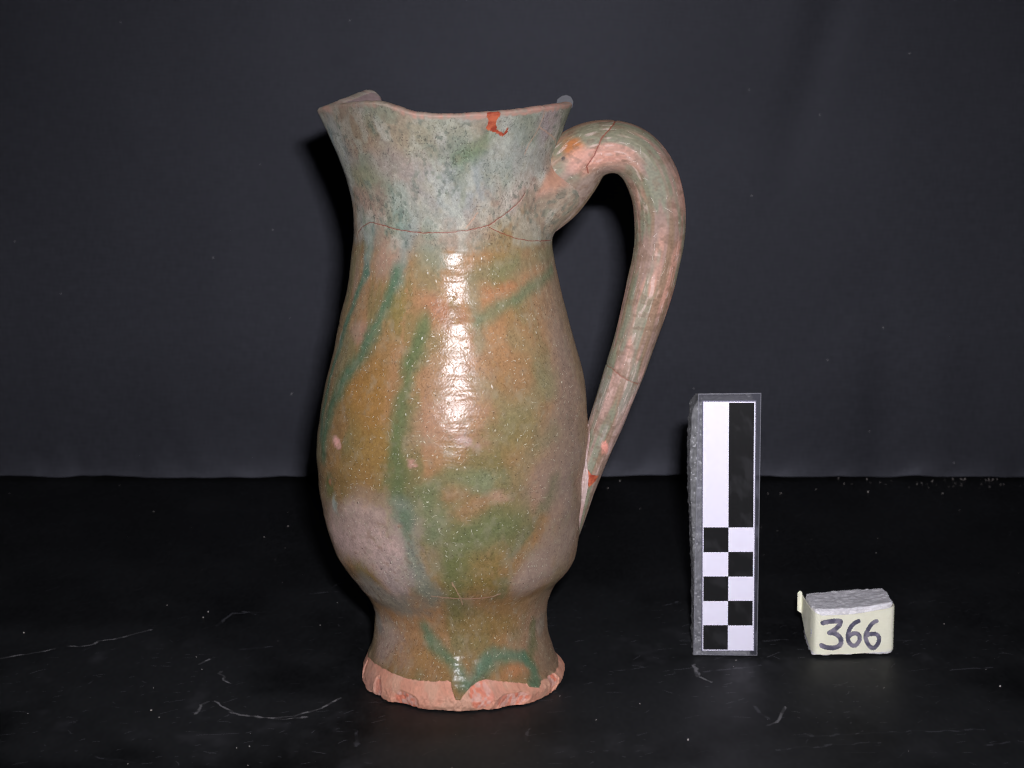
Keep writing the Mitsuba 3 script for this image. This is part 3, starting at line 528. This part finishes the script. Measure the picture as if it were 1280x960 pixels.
lump = 0.0009 * (meshkit.fbm(np.stack([np.cos(A) * 0.9, np.sin(A) * 0.9, S * 45], -1), 3) - 0.5) + 0.00025 * (meshkit.fbm(np.stack([np.cos(A) * 9, np.sin(A) * 9, S * 30], -1), 3) - 0.5)
H_Y = -0.003
HCR = [[(0.0378, 0.2137), (0.0325, 0.2082), (0.03, 0.2022), (0.0271, 0.198), (0.0277, 0.1956)], [(0.0348, 0.1232), (0.037, 0.1226), (0.0403, 0.1199), (0.0466, 0.1166)]]
w = hw[:, None] + lump
hv = np.stack([hx[:, None] + nx[:, None] * ca * w, H_Y + sa * w * kd[:, None], hz[:, None] + nz[:, None] * ca * w], -1)
cd = np.minimum.reduce([poly_dist(hv[..., 0], hv[..., 2], c) for c in HCR])
dent = (0.0004 * np.clip(1 - cd / 0.0005, 0, 1))[..., None]
cen = np.stack([hx, np.full_like(hx, H_Y), hz], -1)[:, None]
hv = hv - dent * (hv - cen) / np.linalg.norm(hv - cen, axis=-1, keepdims=True)
br = np.hypot(hv[..., 0] - _c(np.clip(hv[..., 2], 0, 0.22)), hv[..., 1]) - _r(np.clip(hv[..., 2], 0, 0.22))
up_ = (tt < 0.05)[:, None]
bl = np.where(up_, 0.006 / 4 * np.clip(1 - np.abs(br) / 0.013, 0, 1) ** 2 * np.clip((0.204 - hv[..., 2]) / 0.010, 0, 1) * np.clip((hv[..., 2] - 0.187) / 0.005, 0, 1), 0)[..., None]
hv = hv + bl * (hv - cen) / np.linalg.norm(hv - cen, axis=-1, keepdims=True)
hV = np.concatenate([hv.reshape(-1, 3), cen[-1]])
hF = grid_faces(len(tt), len(ang), wrap=True)
last = (len(tt) - 1) * len(ang)
hF = np.vstack([hF, [[last + j, last + (j + 1) % len(ang), len(hV) - 1] for j in range(len(ang))]])
if np.einsum('ij,ij->i', hV[hF[:2000, 0]] - cen[0], normals_of(hV, hF)[hF[:2000, 0]]).mean() < 0:
    hF = hF[:, ::-1]
hUV = np.concatenate([np.stack([A / (2 * np.pi) * 0.06, S], -1).reshape(-1, 2), [[0, ts[-1]]]])


ROOT_X, ROOT_Z = 0.0090, 0.1880


def mix_k(s):
    return 0.85 - 0.40 * smoothstep(0.06, 0.10, s)


def handle_colour(p, n, uv):
    a = uv.x / 0.06 * 6.28318
    s = uv.y
    c1, s1 = dr.cos(a), dr.sin(a)
    k1 = fbm(c1 * 1.6 + 4, s1 * 1.6, s * 38, 3)
    k2 = fbm(c1 * 3.2, s1 * 3.2 + 8, s * 26 + 3, 3)
    k3 = noise(c1 * 16, s1 * 16, s * 220)
    k4 = noise(p.x * 1500, p.y * 1500, p.z * 1500)
    col = mix(sd(152, 126, 114), sd(188, 142, 124), smoothstep(0.40, 0.60, k1))
    col = mix(col, sd(138, 114, 88), 0.65 * smoothstep(0.46, 0.62, k2))
    col = mix(col, sd(122, 130, 108), 0.75 * smoothstep(0.46, 0.60, fbm(c1 * 2.2 + 2, s1 * 2.2, s * 40 + 9, 3)))
    col = mix(col, sd(186, 112, 58), 0.85 * (1 - smoothstep(0.5, 1.1, dr.sqrt(dr.square((p.x - 0.0222) / 0.006) + dr.square((p.z - 0.2045) / 0.0055)) + (k2 - 0.5) * 0.8)))
    col = mix(col, sd(204, 150, 132), 0.8 * (1 - smoothstep(0.5, 1.2, dr.sqrt(dr.square((p.x - 0.030) / 0.012) + dr.square((p.z - 0.2000) / 0.006)) + (k1 - 0.5) * 0.8)))
    col = mix(col, sd(112, 118, 96), 0.8 * smoothstep(0.3, 0.8, -c1) * smoothstep(0.42, 0.60, k1 * 0.5 + k2 * 0.5))
    col = mix(col, sd(168, 156, 152), 0.45 * smoothstep(0.110, 0.17, s) * smoothstep(0.4, 0.6, k1))
    col = mix(col, sd(230, 156, 140), 0.9 * (1 - smoothstep(0.6, 1.1, dr.sqrt(dr.square((p.x - 0.0345) / 0.0016) + dr.square((p.z - 0.0925) / 0.0030)) + (k3 - 0.5) * 0.6)))
    col = mix(col, sd(58, 54, 54), 0.9 * (1 - smoothstep(0.4, 1.0, dr.sqrt(dr.square((p.x - 0.0186) / 0.0011) + dr.square((p.z - 0.2010) / 0.0011)) + (k4 - 0.5) * 0.4)))
    col = mix(col, sd(204, 180, 170), 0.5 * smoothstep(0.62, 0.8, k3) * smoothstep(0.45, 0.62, k1))
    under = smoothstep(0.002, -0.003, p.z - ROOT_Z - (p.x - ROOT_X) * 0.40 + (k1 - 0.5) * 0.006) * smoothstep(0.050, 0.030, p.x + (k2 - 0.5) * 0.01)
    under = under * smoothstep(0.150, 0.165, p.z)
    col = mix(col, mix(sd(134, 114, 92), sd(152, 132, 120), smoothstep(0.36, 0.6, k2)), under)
    k5 = fbm(p.x * 420, p.y * 420, p.z * 420, 2)
    col = mix(col, sd(120, 96, 76), 0.45 * smoothstep(0.52, 0.7, k5))
    col = col * (0.70 + 0.30 * k4 + 0.16 * k3)
    pale = flecks(a * 0.0095, s, 0.0041, 0.00018, 15, 0.4, 3.5) * (0.3 + 0.7 * k1) + 0.7 * scuffs(s, a * 0.0095, 0.0045, 303, 0.35, 0.0022, 0.00008)
    col = mix(col, sd(226, 214, 204), pale * 0.8)
    d = mi.Float(1.0)
    for c in HCR:
        d = dr.minimum(d, seg_dist(p.x, p.z + (k3 - 0.5) * 0.0004, c))
    return mix(col, sd(132, 66, 50), mix_k(s) * (1 - smoothstep(0.00012, 0.00036, d)) * smoothstep(0.0, -0.002, p.y + 0.003))


def handle_bump(p, n, uv):
    a = uv.x / 0.06 * 6.28318
    return 0.00012 * noise(dr.cos(a) * 26, dr.sin(a) * 26, uv.y * 60) + 0.00006 * fbm(p.x * 700, p.y * 700, p.z * 700, 2)


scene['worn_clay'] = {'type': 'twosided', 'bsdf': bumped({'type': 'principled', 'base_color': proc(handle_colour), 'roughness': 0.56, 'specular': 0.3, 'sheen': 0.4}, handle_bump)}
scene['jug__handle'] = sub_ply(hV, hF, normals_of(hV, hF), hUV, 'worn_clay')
labels['jug__handle'] = {'label': 'tall loop handle of worn pinkish clay, mended in two places'}


def conform(pts, y_fun, thick, res=0.0006):
    """a thin piece whose face follows y_fun(x, z); pts in the x-z plane"""
    pg = pts if hasattr(pts, 'exterior') else Polygon(pts).buffer(0)
    v, f = trimesh.creation.triangulate_polygon(pg, engine='earcut')
    v, f = trimesh.remesh.subdivide_to_size(np.column_stack([v, np.zeros(len(v))]), f, res)
    m = trimesh.Trimesh(v, f, process=True)
    v, f = np.array(m.vertices), np.array(m.faces)
    y = y_fun(v[:, 0], v[:, 1])
    n = len(v)
    vv = np.vstack([np.column_stack([v[:, 0], y, v[:, 1]]), np.column_stack([v[:, 0], y + thick, v[:, 1]])])
    edges = m.edges[trimesh.grouping.group_rows(m.edges_sorted, require_count=1)]
    side = np.vstack([np.column_stack([edges[:, 0], edges[:, 0] + n, edges[:, 1]]), np.column_stack([edges[:, 1], edges[:, 0] + n, edges[:, 1] + n])])
    out = trimesh.Trimesh(vv, np.vstack([f, f[:, ::-1] + n, side]), process=False)
    trimesh.repair.fix_normals(out)
    return out


def handle_front(x, z):
    d = np.hypot(x[:, None] - hx[None, 200:], z[:, None] - hz[None, 200:])
    k = d.argmin(1) + 200
    dd = np.minimum(d.min(1) / (hw[k] * 1.0), 0.98)
    return H_Y - kd[k] * hw[k] * np.sqrt(1 - dd ** 2)


scene['jug__handle__infill'] = mikit.ply(conform([(0.0269, 0.0879), (0.0281, 0.0845), (0.0297, 0.0823), (0.0324, 0.0816), (0.0312, 0.0796), (0.0288, 0.0774), (0.0279, 0.0799), (0.0272, 0.0836)],
                                                lambda x, z: handle_front(x, z) - 0.0003 - 0.0008 * (meshkit.noise(np.stack([x * 500, z * 500, 0 * x], -1))), 0.003), 'terracotta_paste', smooth=False)
labels['jug__handle__infill'] = {'label': 'orange wedge of repair paste at the lower joint'}


def glue_colour(p, n, uv):
    return mix(sd(196, 180, 176), sd(168, 128, 116), fbm(p.x * 500, p.y * 300, p.z * 160, 3))


scene['dried_adhesive'] = {'type': 'twosided', 'bsdf': {'type': 'principled', 'base_color': proc(glue_colour), 'roughness': 0.3, 'specular': 0.6}}
scene['jug__handle__adhesive'] = mikit.ply(conform([(0.0284, 0.1007), (0.029, 0.1001), (0.0291, 0.0952), (0.0279, 0.0878), (0.0286, 0.0816), (0.0283, 0.0773), (0.0271, 0.0705), (0.0259, 0.0637), (0.0251, 0.0606), (0.025, 0.0668), (0.0256, 0.0745), (0.0264, 0.0838), (0.0276, 0.093)],
                                                  lambda x, z: handle_front(x, z) - 0.0003 - 0.0008 * meshkit.fbm(np.stack([x * 400, z * 300, 0 * x], -1), 3), 0.003), 'dried_adhesive', smooth=40)
labels['jug__handle__adhesive'] = {'label': 'pale strip of dried glue along the lower joint'}
# clear resin tab that stands above the rim by the handle
tab = Polygon([(0.0170, 0.2165), (0.0161, 0.2175), (0.0163, 0.2188), (0.0168, 0.2208), (0.0184, 0.2221), (0.0201, 0.2225), (0.0217, 0.2219), (0.0226, 0.2202), (0.0222, 0.2180), (0.0205, 0.2165)]).buffer(-0.0006).buffer(0.0006)
m = trimesh.creation.extrude_polygon(tab, 0.0016, engine='earcut')
v = np.array(m.vertices)
m.vertices = np.column_stack([v[:, 0], 0.0050 + v[:, 2] - (v[:, 0] - 0.019) * 0.5, v[:, 1]])
scene['clear_resin'] = {'type': 'blendbsdf', 'weight': 0.40, 'a': {'type': 'null'}, 'b': {'type': 'twosided', 'bsdf': {'type': 'principled', 'base_color': rgb(0.20, 0.20, 0.21), 'roughness': 0.3, 'specular': 0.6}}}
scene['jug__neck__tab'] = mikit.ply(m, 'clear_resin', smooth=False)
labels['jug__neck__tab'] = {'label': 'rounded tab of clear resin standing above the rim'}

# ------------------------------------------------------------------ scale bar
SB_Y = 0.0265


def slab(x0, x1, z0, z1, y0, y1, tilt=0.0):
    m = trimesh.creation.box([x1 - x0, y1 - y0, z1 - z0])
    m.apply_translation([(x0 + x1) / 2, (y0 + y1) / 2, (z0 + z1) / 2])
    return m


def skew(m):
    """the card sits a touch out of square in its sleeve"""
    v = np.array(m.vertices)
    v[:, 0] -= 0.0120 * v[:, 2]
    m.vertices = v
    return m


scene['card_white'] = {'type': 'twosided', 'bsdf': {'type': 'principled', 'base_color': rgb(0.84, 0.805, 0.94), 'roughness': 0.35, 'specular': 0.4}}


def ink_black(p, n, uv):
    k = fbm(p.x * 260 + p.z * 90, 1.0, p.z * 130, 3)
    return mi.Color3f(1.0, 0.99, 1.08) * (0.007 + 0.010 * smoothstep(0.5, 0.75, k))


scene['card_black'] = {'type': 'twosided', 'bsdf': {'type': 'principled', 'base_color': proc(ink_black), 'roughness': 0.35, 'specular': 0.22}}
CX0, CX1, CZ0, CZ1 = 0.0752, 0.0954, 0.0026, 0.1028
scene['scale_bar__card'] = mikit.ply(skew(slab(CX0, CX1, CZ0, CZ1, SB_Y, SB_Y + 0.0005)), 'card_white')
bx0, bx1, bz0, bz1 = CX0 + 0.0003, CX1 - 0.0005, CZ0 + 0.0005, CZ1 - 0.0004
xm = (bx0 + bx1) / 2
scene['scale_bar__panel'] = mikit.ply(skew(slab(xm, bx1, bz0 + 0.0497, bz1, SB_Y - 0.0004, SB_Y + 0.0002)), 'card_black')
sq = (bz1 - bz0) / 10
for i in range(5):
    left = i % 2 == 0
    name = 'scale_bar__square' + (f'_{i:03d}' if i else '')
    scene[name] = mikit.ply(skew(slab(bx0 if left else xm, xm if left else bx1, bz0 + i * sq, bz0 + (i + 1) * sq, SB_Y - 0.0004, SB_Y + 0.0002)), 'card_black')
# printed outline round the card
fr = Polygon([(CX0 - 0.00035, CZ0 - 0.0004), (CX1 + 0.0004, CZ0 - 0.0004), (CX1 + 0.0004, CZ1 + 0.0004), (CX0 - 0.00035, CZ1 + 0.0004)])
m = trimesh.creation.extrude_polygon(fr, 0.0003, engine='earcut')
v = np.array(m.vertices)
m.vertices = np.column_stack([v[:, 0], SB_Y + 0.0009 - v[:, 2], v[:, 1]])
scene['card_edge'] = {'type': 'twosided', 'bsdf': {'type': 'principled', 'base_color': rgb(0.10, 0.095, 0.14), 'roughness': 0.5}}
scene['scale_bar__backing'] = mikit.ply(skew(m), 'card_edge')


def film_weight(p, n, uv):
    k = fbm(p.x * 300, 0.0, p.z * 120, 3)
    return 0.042 + 0.05 * smoothstep(0.5, 0.8, k)


scene['plastic_film'] = {'type': 'blendbsdf', 'weight': proc(film_weight), 'a': {'type': 'null'}, 'b': {'type': 'twosided', 'bsdf': {'type': 'principled', 'base_color': rgb(0.50, 0.50, 0.62), 'roughness': 0.25, 'specular': 0.6}}}
film = Polygon([(0.0717, 0.0004), (0.0970, 0.0001), (0.0965, 0.1060), (0.0721, 0.1057)])
m = trimesh.creation.extrude_polygon(film, 0.0006, engine='earcut')
v = np.array(m.vertices)
m.vertices = np.column_stack([v[:, 0], SB_Y + 0.0018 - v[:, 2], v[:, 1]])
scene['scale_bar__sleeve'] = mikit.ply(m, 'plastic_film')
labels['scale_bar__sleeve'] = {'label': 'clear plastic sleeve round the card'}
rimf = film.difference(film.buffer(-0.00028))
m = trimesh.creation.extrude_polygon(rimf, 0.0007, engine='earcut')
v = np.array(m.vertices)
m.vertices = np.column_stack([v[:, 0], SB_Y + 0.00185 - v[:, 2], v[:, 1]])
scene['film_edge'] = {'type': 'blendbsdf', 'weight': 0.30, 'a': {'type': 'null'}, 'b': {'type': 'twosided', 'bsdf': {'type': 'principled', 'base_color': rgb(0.40, 0.40, 0.46), 'roughness': 0.3, 'specular': 0.6}}}
scene['scale_bar__sleeve__edge'] = mikit.ply(m, 'film_edge')


def rough_block(size, div, amp, freq, seed, shape=None):
    m = trimesh.creation.box(size)
    v, f = trimesh.remesh.subdivide_to_size(m.vertices, m.faces, div)
    m = trimesh.Trimesh(v, f, process=True)
    v = np.array(m.vertices)
    if shape is not None:
        v = shape(v)
    m.vertices = v
    n = np.array(m.vertex_normals)
    h = meshkit.fbm(v * freq + seed, 3, seed) - 0.5
    cells = meshkit.noise(v * freq * 2.1, seed + 7)
    m.vertices = v + n * (amp * (h * 1.6 + 0.8 * np.abs(cells - 0.5)))[:, None]
    return m


def foam_colour(p, n, uv):
    k = noise(p.x * 900, p.y * 900, p.z * 900)
    g = smoothstep(0.72, 0.85, noise(p.x * 1500 + 3, p.y * 1500, p.z * 1500))
    return mi.Color3f(0.98, 0.98, 1.02) * (0.095 + 0.07 * k + 0.26 * g)


scene['grey_foam'] = {'type': 'twosided', 'bsdf': {'type': 'principled', 'base_color': proc(foam_colour), 'roughness': 0.55, 'specular': 0.4}}


def foam_shape(v):
    z = v[:, 2] + 0.0520
    left = np.interp(z, [0, 0.03, 0.052, 0.065, 0.0845, 0.098, 0.1015, 0.104], [0.0722, 0.0718, 0.0707, 0.0699, 0.0694, 0.0699, 0.0706, 0.0722])
    z = z * 0.985
    t = v[:, 0] / 0.0225 + 0.5
    x = left + (0.0940 - left) * t
    return np.column_stack([x, v[:, 1] + SB_Y + 0.0022 + 0.008, z])


scene['scale_bar__stand'] = mikit.ply(rough_block([0.0225, 0.015, 0.104], 0.0010, 0.0009, 420, 5, foam_shape), 'grey_foam', smooth=50)
labels['scale_bar'] = {'label': 'upright black and white chequered scale in a clear sleeve backed by grey foam', 'category': 'scale'}
labels['scale_bar__stand'] = {'label': 'rough cut grey foam strip behind the sleeve'}

# ------------------------------------------------------------------ number block
def block_shape(v):
    sx, sy, sz = v[:, 0] / 0.0310, v[:, 1] / 0.0262, v[:, 2] / 0.0178
    x, y, z = sx + 0.5, sy + 0.5, sz + 0.5
    px = 0.1188 + 0.0318 * x + 0.0006 * (1 - z) * (x - 0.5)
    py = 0.0275 + 0.0030 * x + 0.0262 * y
    # rounded upright edges
    r = np.hypot(np.clip(np.abs(sx) - 0.38, 0, 1), np.clip(np.abs(sy) - 0.38, 0, 1)) / 0.12
    k = np.clip(r - 1, 0, 1) * 0.06
    px -= np.sign(sx) * k * 0.031
    py -= np.sign(sy) * k * 0.026
    pz = z * (0.0178 + 0.0012 * (1 - x) * (1 - y) - 0.0008 * np.sin(x * 3.1) * (1 - y) + 0.0028 * x * (1 - 0.5 * y)) + 0.0004
    return np.column_stack([px, py, pz])


def white_foam(p, n, uv):
    k = noise(p.x * 800, p.y * 800, p.z * 800)
    g = noise(p.x * 2200, p.y * 2200, p.z * 2200)
    return mi.Color3f(0.97, 0.945, 0.99) * (0.56 + 0.24 * k + 0.20 * g)


scene['white_foam'] = {'type': 'twosided', 'bsdf': {'type': 'principled', 'base_color': proc(white_foam), 'roughness': 0.45, 'specular': 0.5}}
scene['number_block__foam'] = mikit.ply(rough_block([0.0310, 0.0262, 0.0178], 0.0008, 0.0009, 330, 11, block_shape), 'white_foam', smooth=60)


def paper(path, zlo, zhi, thick=0.00035, n=120, rough=0.0002):
    """a strip of paper standing along a path (x, y); zlo, zhi per path point"""
    P = np.array(path, float)
    s = np.concatenate([[0], np.cumsum(np.hypot(*np.diff(P, axis=0).T))])
    q = np.linspace(0, s[-1], n)
    x, y = (gaussian_filter1d(np.interp(q, s, P[:, k]), 2.0, mode='nearest') for k in range(2))
    lo, hi = np.interp(q, s, zlo), np.interp(q, s, zhi)
    lo = lo + rough * (rng.random(n) - 0.5)
    hi = hi + rough * 0.6 * (rng.random(n) - 0.5)
    tx, ty = np.gradient(x), np.gradient(y)
    l = np.hypot(tx, ty)
    nx_, ny_ = ty / l, -tx / l
    g = np.linspace(0, 1, 14)
    front = np.stack([np.repeat(x[None], 14, 0), np.repeat(y[None], 14, 0), lo[None] + (hi - lo)[None] * g[:, None]], -1)
    back = front - thick * np.stack([nx_, ny_, 0 * nx_], -1)[None]
    ring = np.concatenate([front, back[::-1]], 0)
    nr = len(ring)
    f = []
    i, j = np.meshgrid(np.arange(nr), np.arange(n - 1), indexing='ij')
    i2 = (i + 1) % nr
    qd = np.stack([i * n + j, i * n + j + 1, i2 * n + j + 1, i2 * n + j], -1).reshape(-1, 4)
    caps = []
    for c in (0, n - 1):
        for k in range(13):
            caps.append([k * n + c, (k + 1) * n + c, (nr - 2 - k) * n + c, (nr - 1 - k) * n + c])
    qd = np.vstack([qd, caps])
    m = trimesh.Trimesh(ring.reshape(-1, 3), np.vstack([qd[:, [0, 1, 2]], qd[:, [0, 2, 3]]]), process=False)
    trimesh.repair.fix_normals(m)
    return m


def cream_paper(p, n, uv):
    k = fbm(p.x * 120, p.y * 120, p.z * 160, 3)
    return mix((0.88, 0.86, 0.66), (0.92, 0.905, 0.74), k) * (0.97 + 0.06 * noise(p.x * 1800, p.y * 1800, p.z * 1800))


scene['cream_paper'] = {'type': 'twosided', 'bsdf': {'type': 'principled', 'base_color': proc(cream_paper), 'roughness': 0.55, 'specular': 0.3}}
LB_Y = 0.0286
scene['number_block__label'] = mikit.ply(paper([(0.1168, 0.0500), (0.1172, 0.0400), (0.1182, 0.0300), (0.1194, 0.0268), (0.1220, 0.0262), (0.1350, 0.0272), (0.1490, 0.0290), (0.1509, 0.0297), (0.1516, 0.0330), (0.1518, 0.0480)],
                                               [0.0110, 0.0060, 0.0018, 0.0012, 0.0010, 0.0010, 0.0014, 0.0018, 0.0016, 0.0016],
                                               [0.0188, 0.0186, 0.0184, 0.0178, 0.0168, 0.0172, 0.0192, 0.0198, 0.0192, 0.0180], n=160), 'cream_paper', smooth=40)
scene['number_block__label__flap'] = mikit.ply(paper([(0.1150, 0.0478), (0.1158, 0.0484), (0.1168, 0.0482)], [0.0128, 0.0120, 0.0115], [0.0199, 0.0207, 0.0203], n=20), 'cream_paper', smooth=40)
labels['number_block'] = {'label': 'small white foam block wrapped in cream paper, handwritten number 366', 'category': 'number tag'}
labels['number_block__label'] = {'label': 'cream paper strip bearing the number'}


def marker_ink(p, n, uv):
    k = fbm(p.x * 420, 0.0, p.z * 420, 3)
    return mix((0.095, 0.090, 0.135), (0.25, 0.23, 0.285), smoothstep(0.34, 0.66, k))


scene['marker_ink'] = {'type': 'twosided', 'bsdf': {'type': 'principled', 'base_color': proc(marker_ink), 'roughness': 0.6, 'specular': 0.3}}
DIGITS = [[(0.1222, 0.014), (0.1243, 0.0145), (0.1271, 0.0147), (0.1296, 0.0147), (0.1292, 0.0132), (0.1276, 0.0114), (0.1258, 0.0102), (0.1249, 0.0099), (0.1262, 0.01), (0.1284, 0.0091), (0.13, 0.007), (0.1297, 0.0049), (0.128, 0.0038), (0.1254, 0.0037), (0.1234, 0.0042), (0.122, 0.0049)],
          [(0.1366, 0.0144), (0.1346, 0.0133), (0.1331, 0.0112), (0.1325, 0.0083), (0.1331, 0.0058), (0.1349, 0.0044), (0.1364, 0.0052), (0.1373, 0.0071), (0.1367, 0.0089), (0.1351, 0.0095), (0.1334, 0.0086)],
          [(0.1438, 0.0141), (0.1418, 0.0128), (0.1403, 0.0104), (0.1396, 0.0079), (0.1404, 0.0054), (0.1421, 0.0033), (0.1438, 0.0037), (0.145, 0.0058), (0.1448, 0.0079), (0.1433, 0.0089), (0.1411, 0.0088), (0.1398, 0.0081)]]


def label_y(x, z):
    return np.interp(x, [0.1194, 0.1220, 0.1350, 0.1490, 0.1509], [0.0268, 0.0262, 0.0272, 0.0290, 0.0297]) - 0.00030


for i, d in enumerate(DIGITS):
    d = np.array(d)
    tq = np.linspace(0, 1, len(d))
    if i:
        dd = np.stack([CubicSpline(tq, d[:, k])(np.linspace(0, 1, 60)) for k in range(2)], -1)
    else:
        dd = np.vstack([np.stack([gaussian_filter1d(np.interp(np.linspace(0, 1, 90), tq, d[:, k]), 1.6, mode='nearest') for k in range(2)], -1)])
    st = LineString(dd).buffer(0.00096 if i == 0 else 0.00084, cap_style='round')
    scene['number_block__label__numeral' + (f'_{i:03d}' if i else '')] = mikit.ply(conform(st, label_y, 0.00026), 'marker_ink')

# ------------------------------------------------------------------ dust and crumbs
SPOTS = [(-0.2347, 0.3392), (-0.2547, 0.3001), (-0.1761, 0.2618), (-0.1074, 0.2334), (-0.139, 0.1557), (-0.1288, 0.0806), (-0.1993, 0.0589), (-0.1359, -0.0126), (-0.1288, -0.0469), (-0.1329, -0.0388), (-0.1776, -0.0424), (-0.0925, -0.0779), (-0.0968, -0.0795), (-0.1325, -0.0958), (-0.0909, -0.0974), (-0.1278, 0.0888), (0.17, 0.3337), (0.1712, 0.3212), (0.1846, 0.332), (0.181, 0.3036), (0.2182, 0.3001), (0.2175, 0.3265), (0.2293, 0.332), (0.2335, 0.332), (0.2459, 0.3301), (0.2498, 0.331), (0.2478, 0.332), (0.1903, 0.3247), (0.1298, 0.3001), (0.1363, 0.3001), (0.1552, 0.3088), (0.2354, 0.3317), (0.2521, 0.3319), (0.018, -0.0221), (0.0306, -0.0495), (0.0475, -0.0314), (0.1854, -0.0106), (0.141, -0.0126), (0.0625, -0.0712), (0.1786, 0.0714), (0.035, 0.3194), (0.0491, 0.3123), (0.056, 0.328)]
SPOTS += [(float(rng.uniform(-0.28, 0.28)), float(rng.uniform(-0.14, 0.33))) for _ in range(60)]
SPOTS += [(float(rng.normal(0.235, 0.022)), float(rng.uniform(0.312, 0.331))) for _ in range(40)]
bits = []
for k, (x, y) in enumerate(SPOTS):
    r = rng.uniform(0.00015, 0.00034) if k < 43 else rng.uniform(0.00007, 0.00017)
    b = trimesh.creation.icosphere(subdivisions=1, radius=r)
    b.vertices = b.vertices * rng.uniform(0.6, 1.3, 3) + rng.normal(0, r * 0.12, b.vertices.shape)
    b.apply_translation([x, y, r * 0.4])
    bits.append(b)
scene['crumb_clay'] = {'type': 'twosided', 'bsdf': {'type': 'diffuse', 'reflectance': rgb(0.50, 0.45, 0.43)}}
scene['dust'] = mikit.ply(trimesh.util.concatenate(bits), 'crumb_clay')
labels['dust'] = {'label': 'pale crumbs and lint scattered over the black tabletop', 'category': 'dust', 'kind': 'stuff'}
